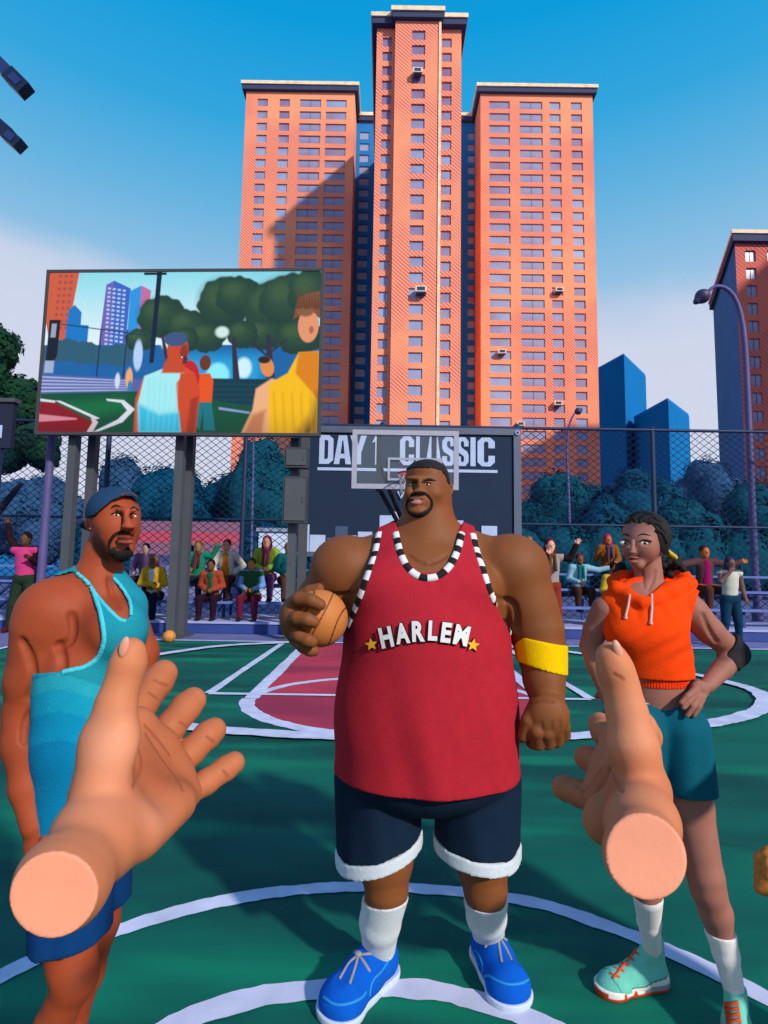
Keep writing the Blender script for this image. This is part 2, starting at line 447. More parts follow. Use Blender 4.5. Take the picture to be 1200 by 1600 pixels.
def line(pts, w, closed=False, ground=True, step=.06, name='court_line', zz=None):
    q = [G(*p)[:2] for p in pts] if ground else [np.array(p, float) for p in pts]
    path = smooth_path(q, step, closed); n = len(path); z = zz if zz else LZ[0]; LZ[0] += 0 if zz else .002
    vs = []; fs = []; rnd = random.Random(len(vs)+n)
    ja = jb = 0
    for i, p in enumerate(path):
        a = path[max(i-1, 0)]; b = path[min(i+1, n-1)]
        if closed: a = path[(i-1) % n]; b = path[(i+1) % n]
        t = b-a; t = t/(np.linalg.norm(t)+1e-9); sd = np.array([-t[1], t[0]])
        ww = w if not isinstance(w, (list, tuple)) else w[0]+(w[1]-w[0])*i/(n-1)
        ja = ja*.6+rnd.uniform(-.4,.4)*.14; jb = jb*.6+rnd.uniform(-.4,.4)*.14
        vs += [(*(p-sd*ww*(.5+ja)), z), (*(p+sd*ww*(.5+jb)), z)]
    for i in range(n-1 if not closed else n):
        j = (i+1) % n; fs.append((2*i, 2*j, 2*j+1, 2*i+1))
    mb = MB(); mb.add(vs, fs); o = mb.build(name, lm); tag(o, kind='structure')
    for p in o.data.polygons:
        if p.normal.z < 0: p.flip()
    return o
def seg(a, b, w, **k): return line([a, b], w, step=.08, **k)
# red key (lane and free-throw circle)
c0 = G(622, 1096); fr_l, fr_r = G(386, 1096), G(858, 1098); rx = (fr_r[0]-fr_l[0])/2; cxk = (fr_r[0]+fr_l[0])/2
yn = G(622, 1152)[1]; yc = c0[1]; ry = yc-yn
kw_l, kw_r = cxk-rx*.985, cxk+rx*.985
redpoly = [(kw_l, yb-.05)]
for k in range(0, 33):
    a = math.pi+math.pi*k/32; redpoly.append((cxk+rx*math.cos(a), yc+ry*math.sin(a)))
redpoly.append((kw_r, yb-.05))
sheet('red_key', redpoly, .004, rm)
circ = lambda cx, cy, a, b, s, e, n=40: [(cx+a*math.cos(math.radians(s+(e-s)*k/n)), cy+b*math.sin(math.radians(s+(e-s)*k/n))) for k in range(n+1)]
line(circ(cxk, yc, rx, ry, 180, 360), .17, ground=False)
line(circ(cxk, yc, rx*.98, ry*1.0, 8, 172), .12, ground=False)
line([(kw_l, yc), (kw_l, yb)], .16, ground=False, step=.2); line([(kw_r, yc), (kw_r, yb)], .16, ground=False, step=.2)
ol, orr = G(325, 1086), G(921, 1093); yk = (ol[1]+orr[1])/2
line([(ol[0], yk), (orr[0], yk)], .10, ground=False, step=.2)
line([(ol[0], yk), (ol[0]+.1, yb)], .11, ground=False, step=.2); line([(orr[0], yk), (orr[0]-.1, yb)], .11, ground=False, step=.2)
line([(CXL, yb), (CXR, yb)], .10, ground=False, step=.3)
line([(CXL, yb), (CXL-.05, -13)], .10, ground=False, step=.3)
# three-point line
e1 = G(1178, 1080); ye = e1[1]; r3 = e1[0]-cxk; yt = G(622, 1157)[1]
line(circ(cxk, ye+.2, r3, ye+.2-yt, 180, 360, 60), .20, ground=False)
line([(cxk+r3, ye+.2), (cxk+r3-.25, ye+1.1), (cxk+r3-1.3, yb-.9), (cxk+r3-2.6, yb-.1)], .2, ground=False)
line([(cxk-r3, ye+.2), (cxk-r3+.25, ye+1.1), (cxk-r3+1.3, yb-.9), (cxk-r3+2.6, yb-.1)], .2, ground=False)
# centre circles near the players
line([(-260,1660),(-120,1590),(0,1528),(80,1491),(185,1454),(300,1420),(420,1397),(540,1387),(640,1388),(760,1400),(830,1411),(910,1434),(1040,1484),(1150,1537),(1200,1563),(1330,1640)], .088, step=.03, zz=.005)
line([(200,1650),(270,1604),(350,1574),(430,1554),(520,1546),(600,1545),(680,1550),(760,1570),(830,1594),(900,1630)], .098, step=.03, zz=.005)

# ------------------------------------------------------------------ towers
def shade_hatch_wall(name, c, c2, scale=.55):  # diagonal hatching draws strokes of shade into the wall colour
    m = bpy.data.materials.new(name); m.use_nodes = True; nt = m.node_tree; N = nt.nodes; L = nt.links
    b = N['Principled BSDF']; b.inputs['Roughness'].default_value = .9; b.inputs['Specular IOR Level'].default_value = .15
    tc = N.new('ShaderNodeTexCoord'); mp = N.new('ShaderNodeMapping'); mp.inputs['Rotation'].default_value = (0, math.radians(-42), 0)
    L.new(tc.outputs['Object'], mp.inputs['Vector'])
    wv = N.new('ShaderNodeTexWave'); wv.bands_direction = 'Z'; wv.inputs['Scale'].default_value = scale; wv.inputs['Distortion'].default_value = .6; wv.inputs['Detail'].default_value = 1
    L.new(mp.outputs['Vector'], wv.inputs['Vector'])
    nz = N.new('ShaderNodeTexNoise'); nz.inputs['Scale'].default_value = .06; nz.inputs['Detail'].default_value = 4; L.new(tc.outputs['Object'], nz.inputs['Vector'])
    mr = N.new('ShaderNodeMapRange'); mr.inputs['From Min'].default_value = .38; mr.inputs['From Max'].default_value = .56; L.new(nz.outputs['Fac'], mr.inputs['Value'])
    r = N.new('ShaderNodeValToRGB'); r.color_ramp.elements[0].position = .5; r.color_ramp.elements[1].position = .8; L.new(wv.outputs['Fac'], r.inputs['Fac'])
    ml = N.new('ShaderNodeMath'); ml.operation = 'MULTIPLY'; L.new(r.outputs['Color'], ml.inputs[0]); L.new(mr.outputs[0], ml.inputs[1])
    mx = N.new('ShaderNodeMix'); mx.data_type = 'RGBA'; L.new(ml.outputs[0], mx.inputs['Factor'])
    mx.inputs['A'].default_value = c; mx.inputs['B'].default_value = c2
    L.new(mx.outputs['Result'], b.inputs['Base Color']); MATS[name] = m; return m
BRICK = shade_hatch_wall('orange_brick', lin(252,158,118,.92), lin(214,104,112,.82))
PANE = mat('window_pane', lin(150,164,200,.95), .3, noise=1, nscale=.05, c2=lin(140,112,150,.85), spec=.5)
PANEL = mat('lit_window_pane', lin(120,112,150,.7), .4, spec=.4)
TRIM = mat('pale_roof_edge', lin(245,215,180,.9), .8, noise=.2, nscale=.6)
DARKT = mat('dark_cornice', lin(60,70,110,.7), .8)
ACM = mat('air_conditioner_casing', lin(235,215,190), .6, noise=.08)
def facade(mb, x0, x1, z0, z1, y, cols, rowh, zfirst, wins, depth=.35, m=0):
    """wall face towards -y with real window openings; collects the pane rectangles"""
    xs = sorted(set([x0, x1]+[v for c in cols for v in (c[0]-c[1]/2, c[0]+c[1]/2)]))
    rows = []; z = zfirst
    while z > z0+2: rows.append((z-rowh*.64, z)); z -= rowh
    zs = sorted(set([z0, z1]+[v for r in rows for v in r]))
    for i in range(len(xs)-1):
        xa, xb = xs[i], xs[i+1]; iswin = any(abs((xa+xb)/2-c[0]) < c[1]/2 for c in cols)
        if not iswin: mb.add([(xa,y,z0),(xb,y,z0),(xb,y,z1),(xa,y,z1)], [(0,1,2,3)], m); continue
        for j in range(len(zs)-1):
            za, zb = zs[j], zs[j+1]
            if any(r[0] <= (za+zb)/2 <= r[1] for r in rows):
                d = y+depth
                mb.add([(xa,y,za),(xb,y,za),(xb,y,zb),(xa,y,zb),(xa,d,za),(xb,d,za),(xb,d,zb),(xa,d,zb)],
                       [(0,4,5,1),(1,5,6,2),(2,6,7,3),(3,7,4,0)], m)
                wins.append(((xa+xb)/2, d-.02, (za+zb)/2, xb-xa, zb-za))
            else: mb.add([(xa,y,za),(xb,y,za),(xb,y,zb),(xa,y,zb)], [(0,1,2,3)], m)
def windows(root, wins, seed=1, limit=100):
    """the panes that show are parts, the rest one part"""
    rnd = random.Random(seed)
    wins = [w for w in wins if w[2] > 0]
    vis = sorted(wins, key=lambda w: -w[3]*w[4]/(w[1]**2))
    cache = {}
    for w in vis[:limit]:
        key = (round(w[3], 2), round(w[4], 2))
        if key not in cache:
            mb = MB(); a, b = w[3]/2+.05, w[4]/2+.05
            mb.box((0,0,0), (2*a, .06, 2*b), 0); mb.box((0,-.06,0), (.07,.05,2*b-.1), 1)
            me = mb.build('window', [PANE, DARKT]); cache[key] = me.data; bpy.data.objects.remove(me)
        o = bpy.data.objects.new('window', cache[key]); COL.objects.link(o); o.parent = root
        o.location = np.array(w[:3])-wloc(root)
    if len(vis) > limit:
        mb = MB()
        for w in vis[limit:]: mb.box(w[:3], (w[3]+.1, .06, w[4]+.1))
        o = mb.build('windows', [PANE], root); tag(o, kind='stuff')
def acunit(root, x, y, z, s=1):
    mb = MB(); mb.box((x, y-.75*s, z), (1.9*s, 1.3*s, 1.0*s)); mb.box((x, y-.75*s, z-.62*s), (1.5*s, 1.1*s, .14*s), 1)
    mb.box((x, y-1.42*s, z), (1.3*s, .06*s, .6*s), 1)
    mb.build('air_conditioner', [ACM, DARKT], root)
def PX(px, py, Y): return P(px, py, Y)[0]
def PZ(px, py, Y): return P(px, py, Y)[2]
tw = thing('apartment_tower', 'tallest orange brick apartment tower with stepped wings behind the fence', 'building', (4, 120, 0))
YT, YW, YR = 104.0, 138.0, 147.0
ztop = PZ(650, 18, YT); X = lambda px, Y=YT, py=300: PX(px, py, Y)
wins = []
mb = MB()
tl, tr = X(584), X(722)
b1, b2 = X(614), X(686)
# centre tower with a proud middle bay
facade(mb, tl, b1, 0, ztop-2, YT+1.6, [((tl+b1)/2+.3, 1.9)], 3.2, ztop-4.2, wins)
facade(mb, b1, b2, 0, ztop-2, YT, [((b1+b2)/2+.2, 2.7)], 3.2, ztop-4.2, wins)
facade(mb, b2, tr, 0, ztop-2, YT+1.6, [((b2+tr)/2-.7, 2.0)], 3.2, ztop-4.2, wins)
mb.add([(b1,YT,0),(b1,YT,ztop-2),(b1,YT+1.6,ztop-2),(b1,YT+1.6,0)], [(0,1,2,3)]); mb.add([(b2,YT,0),(b2,YT,ztop-2),(b2,YT+1.6,ztop-2),(b2,YT+1.6,0)], [(0,3,2,1)])
mb.add([(tl,YT+1.6,0),(tl,YT+1.6,ztop-2),(tl,YW+22,ztop-2),(tl,YW+22,0)], [(0,1,2,3)])
mb.add([(tr,YT+1.6,0),(tr,YT+1.6,ztop-2),(tr,YW+22,ztop-2),(tr,YW+22,0)], [(0,3,2,1)])
wl0, wl1 = PX(374, 400, YW), PX(551, 300, YW); wr0, wr1 = PX(751, 300, YW), PX(931, 400, YW)
zl, zr = PZ(460, 132, YW), PZ(840, 136, YW)
sc = YW/F
facade(mb, wl0, wl1, 0, zl-2, YW, [(PX(405,300,YW),2.7),(PX(440,300,YW),2.7),(PX(481,300,YW),5.6),(PX(522,300,YW),5.4)], 3.42, zl-4.2, wins)
facade(mb, wr0, wr1, 0, zr-2, YW, [(PX(781,300,YW),5.4),(PX(831,300,YW),6.0),(PX(869,300,YW),2.9),(PX(903,300,YW),2.9)], 3.42, zr-4.2, wins)
gl0, gl1 = wl1, tl+.5
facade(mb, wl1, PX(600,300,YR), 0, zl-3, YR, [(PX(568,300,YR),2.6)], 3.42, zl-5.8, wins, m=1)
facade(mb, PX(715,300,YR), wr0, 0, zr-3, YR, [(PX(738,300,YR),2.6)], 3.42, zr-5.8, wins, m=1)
for (xa, za) in ((wl0, zl), (wl1, zl), (wr0, zr), (wr1, zr)):
    mb.add([(xa,YW,0),(xa,YW,za-2),(xa,YW+18,za-2),(xa,YW+18,0)], [(0,1,2,3)])
mb.add([(wl0,YW+18,0),(wr1,YW+18,0),(wr1,YW+18,zr-2),(wl0,YW+18,zl-2)], [(3,2,1,0)])
mb.add([(tl,YW+22,0),(tr,YW+22,0),(tr,YW+22,ztop-2),(tl,YW+22,ztop-2)], [(3,2,1,0)])
SHADE_BLUE = mat('painted_shade_wall', lin(24,112,180,1), .9, noise=.08, nscale=.2)  # blue stands for the shade on recess walls and tower flank
mb.build('wall', [BRICK, SHADE_BLUE], tw, fix=False)
mb = MB()                                     # roofs with cornice and parapet
def roofbox(x0, x1, y0, y1, z, o=.9):
    mb.bbox((x0-o, y0-o, z-2.2), (x1+o, y1, z-.9), 1); mb.bbox((x0-o-.3, y0-o-.3, z-.9), (x1+o+.3, y1, z))
roofbox(tl, tr, YT+1.3, YW+22, ztop); mb.bbox((b1-.6, YT-.9, ztop-2.1), (b2+.6, YT+.4, ztop-.9), 1); mb.bbox((b1-.9, YT-1.2, ztop-.9), (b2+.9, YT+.1, ztop+.05))
roofbox(wl0, wl1, YW, YW+18, zl); roofbox(wr0, wr1, YW, YW+18, zr)
roofbox(wl1+1.3, tl-1.3, YR, YR+8, zl-.6, .7); roofbox(tr+1.3, wr0-1.3, YR, YR+8, zr-.6, .7)
mb.build('roof', [TRIM, DARKT], tw)
windows(tw, wins, 3)
mb = MB(); mb.bbox((b2-.25, YT-.25, 0), (b2+.25, YT+.1, ztop-2.3)); mb.build('corner_pilaster', TRIM, tw)
for px, py, Y, s in ((652,118,YT,1.0),(657,457,YT,1.15),(872,456,YW,1.05),(783,552,YW,1.05),(870,632,YW,1.05),(812,664,YW,1.0)):
    q = P(px, py, Y); acunit(tw, q[0], Y, q[2], s)

# right tower: corner towards the court, long flank with its shade painted blue
rt = thing('apartment_tower', 'orange brick apartment tower cut by the right edge of the photo', 'building', (60, 100, 0))
Y0_ = 88.0; rx0 = PX(1150, 420, Y0_); rx1 = rx0+30; zrt = PZ(1160, 364, Y0_); bk = PX(1118, 500, 112)
YB = Y0_*1.0+24
# flank runs back to the left so that it shows
wins = []; mb = MB()
facade(mb, rx0, rx1, 0, zrt-1.5, Y0_, [(rx0+2.5+3.6*i, 1.7) for i in range(7)], 3.0, zrt-3.0, wins)
bx = P(1121, 640, YB)[0]
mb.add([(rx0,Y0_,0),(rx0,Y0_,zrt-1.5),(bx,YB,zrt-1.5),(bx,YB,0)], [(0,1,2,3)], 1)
mb.add([(rx1,Y0_,0),(rx1,Y0_,zrt-1.5),(rx1,YB,zrt-1.5),(rx1,YB,0)], [(3,2,1,0)])
mb.add([(bx,YB,0),(rx1,YB,0),(rx1,YB,zrt-1.5),(bx,YB,zrt-1.5)], [(3,2,1,0)])
mb.build('wall', [shade_hatch_wall('shade_rose_brick', lin(240,124,104,.75), lin(150,80,110,.7)), SHADE_BLUE], rt, fix=False)  # rose tint and hatching put the front's purple shade into the colour
mb = MB(); mb.prism([(rx0-.8,Y0_-.8,zrt-1.8),(rx1,Y0_-.8,zrt-1.8),(rx1,YB,zrt-1.8),(bx-.8,YB,zrt-1.8)], (0,0,1.2), 1)
mb.prism([(rx0-1.0,Y0_-1.0,zrt-.6),(rx1,Y0_-1.0,zrt-.6),(rx1,YB,zrt-.6),(bx-1.0,YB,zrt-.6)], (0,0,.6), 0)
mb.build('roof', [TRIM, DARKT], rt); windows(rt, wins, 5)
nb = thing('apartment_tower', 'brick tower standing beyond the right edge of the photo', 'building', (96, 62, 0))
mb = MB(); wins = []; facade(mb, 84, 110, 0, 70, 52, [(86.5+3.7*i, 1.8) for i in range(7)], 3.0, 67.5, wins); mb.add([(84,52,0),(84,52,70),(84,74,70),(84,74,0)], [(0,1,2,3)]); mb.add([(110,52,0),(110,52,70),(110,74,70),(110,74,0)], [(3,2,1,0)]); mb.add([(84,74,0),(110,74,0),(110,74,70),(84,74,70)], [(3,2,1,0)])
mb.build('wall', MATS['shade_rose_brick'], nb, fix=False); mb = MB(); mb.bbox((83.2,51.2,70),(110.8,74.8,71.2), 1); mb.bbox((82.9,50.9,71.2),(111.1,75.1,72)); mb.build('roof', [TRIM, DARKT], nb); windows(nb, wins, 9, 60)
# blocks far off, their haze painted in as flat blue
BLUE = mat('haze_blue_wall', lin(12,108,170,.95), .95, noise=.05, nscale=.05, spec=.1)
BLUEP = mat('blue_dim_pane', lin(8,112,182,1.0), .8, spec=.2)
def farblock(label, pxc, pl, pr, py, Y, depth):
    c = P(pxc, py, Y); l = P(pl, py, Y+depth); r = P(pr, py, Y+depth*.8); b = (l+r)-c; z = c[2]
    o = thing('office_block', label, 'building', (c[0], Y+depth/2, 0), group=None)
    mb = MB(); mb.prism([(c[0],c[1],0),(r[0],r[1],0),(b[0],b[1],0),(l[0],l[1],0)], (0,0,z)); mb.build('wall', BLUE, o)
    mb = MB(); mb.prism([(q[0]*.999,q[1]*.999+.3,z) for q in (c, r, b, l)], (0,0,.9)); mb.build('parapet', BLUEP, o)
farblock('taller haze-blue block right of the orange tower, seen past its edge', 975, 905, 1008, 556, 190, 26)
farblock('lower haze-blue block standing right of its taller blue neighbour', 1044, 990, 1076, 626, 170, 22)
lo = thing('low_building', 'long bright blue low building behind the fence at the far left', 'building', (-40, 60, 0))
mb = MB(); a = P(-200, 845, 60); b = P(205, 845, 60); mb.bbox((a[0], 60, 0), (b[0], 70, a[2]+.9)); mb.build('wall', mat('bright_blue_wall', lin(10,108,172,.9), .9, noise=.08, nscale=.2), lo)
mb = MB(); mb.bbox((a[0]-.3, 59.6, a[2]+.9), (b[0]+.3, 70, a[2]+1.2)); mb.build('roof', BLUEP, lo)
lo = thing('low_building', 'low teal blue building behind the fence and bleachers on the right', 'building', (18, 48, 0))
mb = MB(); a = P(800, 846, 48); b = P(1400, 846, 48); mb.bbox((a[0], 48, 0), (b[0], 56, 3.0)); mb.build('wall', mat('teal_blue_wall', lin(16,92,140,.8), .9, noise=.15, nscale=.3), lo)
mb = MB(); mb.bbox((a[0]-.3, 47.7, 3.0), (b[0]+.3, 56, 3.25)); mb.build('roof', BLUEP, lo)
# striped wall and kiosk behind the bleachers
st = thing('striped_wall', 'low wall painted in rose and lavender bands behind the left bleachers', 'wall', (P(290,850,26)[0], 26, 0))
mb = MB(); a = P(205, 850, 26); b = P(372, 850, 26); zt = PZ(290, 815, 26); zq = [0, zt*.42, zt*.55, zt*.72, zt*.86, zt]
cs = [0, 1, 2, 3, 2]
for i in range(5): mb.bbox((a[0], 26-.002*i, zq[i]), (b[0], 26.3, zq[i+1]), cs[i])
mb.build('panel', [mat('lavender_paint', lin(120,120,175,.8), .8), mat('slate_paint', lin(66,76,128,.8), .8), mat('mauve_paint', lin(150,100,130,.8), .8), mat('rose_paint', lin(205,80,105,.8), .8)], st)
kb = thing('kiosk', 'small white kiosk box behind the girl with magenta hair', 'kiosk', (P(427,850,24)[0], 24, 0))
a = P(404, 850, 24); b = P(452, 850, 24); zt = PZ(427, 827, 24); mb = MB(); mb.bbox((a[0], 24, 0), (b[0], 26, zt-.1)); mb.bbox((a[0]-.1, 23.9, zt-.1), (b[0]+.1, 26.1, zt+.05), 1)
mb.build('body', [mat('white_kiosk_paint', lin(205,220,245,.9), .6, noise=.05), mat('grey_kiosk_roof', lin(150,160,190,.8), .6)], kb)

# ------------------------------------------------------------------ trees
def crown_mesh(name, lobes, leaf, n, m, seed, parent, dens=1.0):
    rnd = np.random.RandomState(seed); VV = []; 
    # solid ragged heart so that the crown is dense inside
    prims = [ell(c, np.array(r)*.86, .25) for c, r in lobes]
    h = max(.12, min(min(r) for c, r in lobes)/7)
    V0, Q0 = Field(prims, h, .3).mesh()
    V0 = V0+rnd.normal(0, h*.12, V0.shape)
    area = np.array([r[0]*r[2]+r[1]*r[2]+r[0]*r[1] for c, r in lobes]); area = area/area.sum()
    P0 = []; Nn = []
    for (c, r), a in zip(lobes, area):
        k = int(n*a); u = rnd.normal(size=(k, 3)); u /= np.linalg.norm(u, axis=1)[:,None]
        # clumps: pull directions towards random clump centres
        cl = rnd.normal(size=(max(6, k//60), 3)); cl /= np.linalg.norm(cl, axis=1)[:,None]
        j = np.argmax(u@cl.T+rnd.normal(0, .05, (k, len(cl))), axis=1); u = u*.6+cl[j]*.4; u /= np.linalg.norm(u, axis=1)[:,None]
        rad = .9+.16*rnd.rand(k)*(.4+rnd.rand(len(cl))[j])
        P0.append(np.array(c)+u*np.array(r)*rad[:,None]); Nn.append(u)
    P0 = np.concatenate(P0); Nn = np.concatenate(Nn); k = len(P0)
    nn = Nn+rnd.normal(0, .2, (k, 3)); nn /= np.linalg.norm(nn, axis=1)[:,None]
    t = np.cross(nn, rnd.normal(size=(k, 3))); t /= np.linalg.norm(t, axis=1)[:,None]; b = np.cross(nn, t)
    s = leaf*(.6+.8*rnd.rand(k))[:,None]
    V1 = np.stack([P0-t*s, P0-b*s*.55, P0+t*s, P0+b*s*.55], 1).reshape(-1, 3)
    Q1 = np.arange(4*k).reshape(-1, 4)
    V = np.concatenate([V0, V1]); Q = np.concatenate([Q0, Q1+len(V0)])
    return mesh_np(name, V, Q, m, parent, smooth=False)
def leafmat(name, c, c2, ns=2.0): return mat(name, c, .85, noise=1, nscale=ns, c2=c2, spec=.08)
TEAL = leafmat('teal_foliage', lin(5,74,96,.72), lin(8,82,102,.76), 1.2)  # bluish haze over the far trees is put into their foliage colour
TEAL2 = leafmat('blue_teal_foliage', lin(7,70,102,.72), lin(10,78,110,.76), 1.2)
SLATE = leafmat('slate_foliage', lin(44,80,122,.75), lin(52,88,128,.8), 1.0)
GREEN = leafmat('dark_green_foliage', lin(8,48,44,.8), lin(36,74,48,.8), 1.6)
BARK = mat('bark', lin(52,46,66,.8), .9, noise=.3, nscale=6, bump=.5, bscale=14)
def tree(label, px, pyt, wpx, Y, m, seed, lobes_px=None, leaf=.13, n=5500, zb=1.0, group='trees behind the fence'):
    rnd = random.Random(seed); b = P(px, 870, Y); ctr = b[0]; sc = Y/F
    root = thing('tree', label, 'tree', (ctr, Y, 0), group)
    zt = PZ(px, pyt, Y); R = wpx/2*sc
    H = zt-zb
    lobes = [((ctr, Y, zb+H*.55), (R*.8, R*.75, H*.45))]
    k = 6
    for i in range(k):
        a = i*2*math.pi/k+rnd.uniform(-.3,.3); q = rnd.uniform(.42,.6)
        zz = zb+H*rnd.uniform(.28,.66)
        lobes.append(((ctr+R*q*math.cos(a), Y+R*q*math.sin(a), zz), (R*rnd.uniform(.42,.55), R*.5, H*rnd.uniform(.24,.32))))
    for i in range(3): lobes.append(((ctr+R*rnd.uniform(-.35,.35), Y+rnd.uniform(-.3,.3)*R, zt-H*rnd.uniform(.18,.26)), (R*.4, R*.4, H*.2)))
    crown_mesh('crown', lobes, leaf, n, m, seed, root)
    mb = MB(); mb.tube([(ctr,Y,0),(ctr+.05*R,Y,zb+.6),(ctr-.03*R,Y,zb+H*.5)], [.07*R+.12,.05*R+.09,.05], 9)
    for s_ in (-1, 1): mb.tube([(ctr,Y,zb+.3),(ctr+s_*R*.35,Y,zb+H*.35),(ctr+s_*R*.5,Y+.2,zb+H*.55)], [.09,.07,.03], 7)
    mb.build('trunk', BARK, root)
    return root
T = [('teal tree just left of the man in the cap, low rounded crown', 60, 742, 150, 44, SLATE), ('slate blue tree with a notched top seen between the screen posts', 188, 707, 110, 46, SLATE),
     ('round teal tree below the middle of the screen', 262, 722, 150, 38, TEAL2), ('tall teal tree left of the banner, below the screen edge', 405, 684, 140, 40, TEAL),
     ('teal tree filling the gap beside the right screen post', 340, 742, 110, 42, TEAL2),
     ('round teal tree right of the banner, in front of the orange tower', 878, 734, 150, 40, TEAL), ('round teal tree below the blue blocks, behind the second fence post', 1003, 735, 150, 38, TEAL2),
     ('grey violet tree left of the tall street lamp', 1112, 713, 120, 48, SLATE), ('teal tree at the right edge behind the tall street lamp', 1185, 752, 130, 40, TEAL),
     ('low teal tree between the two round ones on the right', 945, 772, 110, 36, TEAL2), ('low teal tree behind the woman in the white top', 1075, 776, 120, 36, TEAL),
     ('slate blue tree at the far left below the dark green crown', -20, 748, 170, 46, SLATE)]
for i, (lb, px, pt, wp, Y, m) in enumerate(T): tree(lb, px, pt, wp, Y, m, 20+i, zb=.6)
for i, (px, Y) in enumerate(((560, 42), (700, 42), (480,40))): tree('teal tree hidden in part by the banner, number %s from its left end' % ('second', 'third', 'first')[i], px, 745, 150, Y, TEAL, 60+i, zb=.6)
# near dark-green tree at the left edge
root = thing('tree', 'near dark green leafy tree at the left edge beside the screen', 'tree', (P(-40,900,17)[0], 17, 0)); Yn = 17.0
lob = []
for px, py, r in ((-20,545,50),(-60,590,70),(28,640,50),(55,690,36),(-10,690,52),(-60,700,60),(70,712,26),(35,620,36),(10,715,30)):
    q = P(px, py, Yn+random.uniform(-.6,.9)); rr = r*Yn/F; lob.append((q, (rr, rr*.95, rr*.95)))
crown_mesh('crown', lob, .085, 9000, GREEN, 5, root)
mb = MB(); q = P(-40,900,17); mb.tube([(q[0],17,0),(q[0]+.1,17,2.2),(q[0]+.5,17,5)], [.3,.24,.12], 10); mb.tube([(q[0]+.1,17,2.4),(q[0]+1.2,17,3.9)], [.16,.07], 8); mb.build('trunk', BARK, root)
# clipped hedge line low behind the fence
hd = MB(); 
def hedge(label, p0, p1, Y, pyt, m, seed):
    a = P(p0, 880, Y)[0]; b = P(p1, 880, Y)[0]; zt = PZ((p0+p1)/2, pyt, Y); n = max(2, int((b-a)/2.2)); lobes = []
    rnd = random.Random(seed); root = thing('hedge', label, 'hedge', ((a+b)/2, Y, 0))
    for i in range(n+1):
        x = a+(b-a)*i/n; hh = zt*rnd.uniform(.85,1.05)/2; lobes.append(((x, Y+rnd.uniform(-.3,.3), hh), (1.7, 1.1, hh)))
    crown_mesh('foliage', lobes, .16, 5000, m, seed, root)
hedge('dark teal hedge behind the banner', 482, 812, 32, 800, TEAL, 83)
hedge('dark teal hedge behind the left bleachers', 150, 480, 32, 806, TEAL2, 81)
hedge('dark teal hedge behind the right bleachers', 815, 1300, 32, 812, TEAL, 82)
# ------------------------------------------------------------------ chain-link fence
YF = 15.6
WIRE = mat('dark_fence_wire', lin(30,44,78,.8), .6, metal=.2)
POST = mat('navy_fence_post', lin(34,52,88,.8), .55, metal=.2)
ztf = PZ(820, 669, YF); zbf = .12
fe = thing('chain_link_fence', 'tall dark chain-link fence running behind the court and bleachers', 'fence', (0, YF, 0))
xa, xb = PX(-230, 800, YF), PX(1420, 800, YF)
def chainlink(name, x0, x1, z0, z1, y, cw, ch, r, parent, m):
    """diamond mesh: one zigzag wire per column, each woven against its neighbour"""
    V = []; Q = []
    def bar(a, b):
        a = np.array(a); b = np.array(b); t = b-a; t /= np.linalg.norm(t); s = np.array([-t[2],0,t[0]])*r; d = np.array([0, r, 0]); i = len(V)
        V.extend([a+s, a+d, a-s, a-d, b+s, b+d, b-s, b-d])
        for k in range(4): Q.append((i+k, i+(k+1) % 4, i+4+(k+1) % 4, i+4+k))
    for col in range(int((x1-x0)/cw)):
        x = x0+cw*(col+.5)
        z = z0; k = col % 2
        while z < z1-.01:
            zz = min(z+ch/2, z1); f = (zz-z)/(ch/2); sx0 = -1 if k % 2 == 0 else 1
            bar((x+sx0*cw/2, y+.004*sx0, z), (x+sx0*cw/2-sx0*cw*f, y-.004*sx0, zz)); z = zz; k += 1
    return mesh_np(name, V, np.array(Q), m, parent, smooth=False)
chainlink('wire_mesh', xa, xb, zbf, ztf, YF, .125, .19, .0085, fe, WIRE)
mb = MB(); mb.tube([(xa,YF,ztf),(xb,YF,ztf)], .045, 8); mb.build('top_rail', POST, fe)
zm = PZ(1022, 822, YF); mb = MB(); mb.tube([(xa,YF,zm),(xb,YF,zm)], .032, 8); mb.build('middle_rail', POST, fe)
mb = MB(); mb.tube([(xa,YF,zbf),(xb,YF,zbf)], .03, 8); mb.build('bottom_rail', POST, fe)
for px in (-48, 165, 381, 596, 809, 1022, 1236):
    x = PX(px, 760, YF); mb = MB(); mb.tube([(x,YF+.03,-.01),(x,YF+.03,ztf+.06)], .07, 10); mb.tube([(x,YF+.03,ztf+.06),(x,YF+.03,ztf+.12)], [.08,.03], 10); mb.build('post', POST, fe)

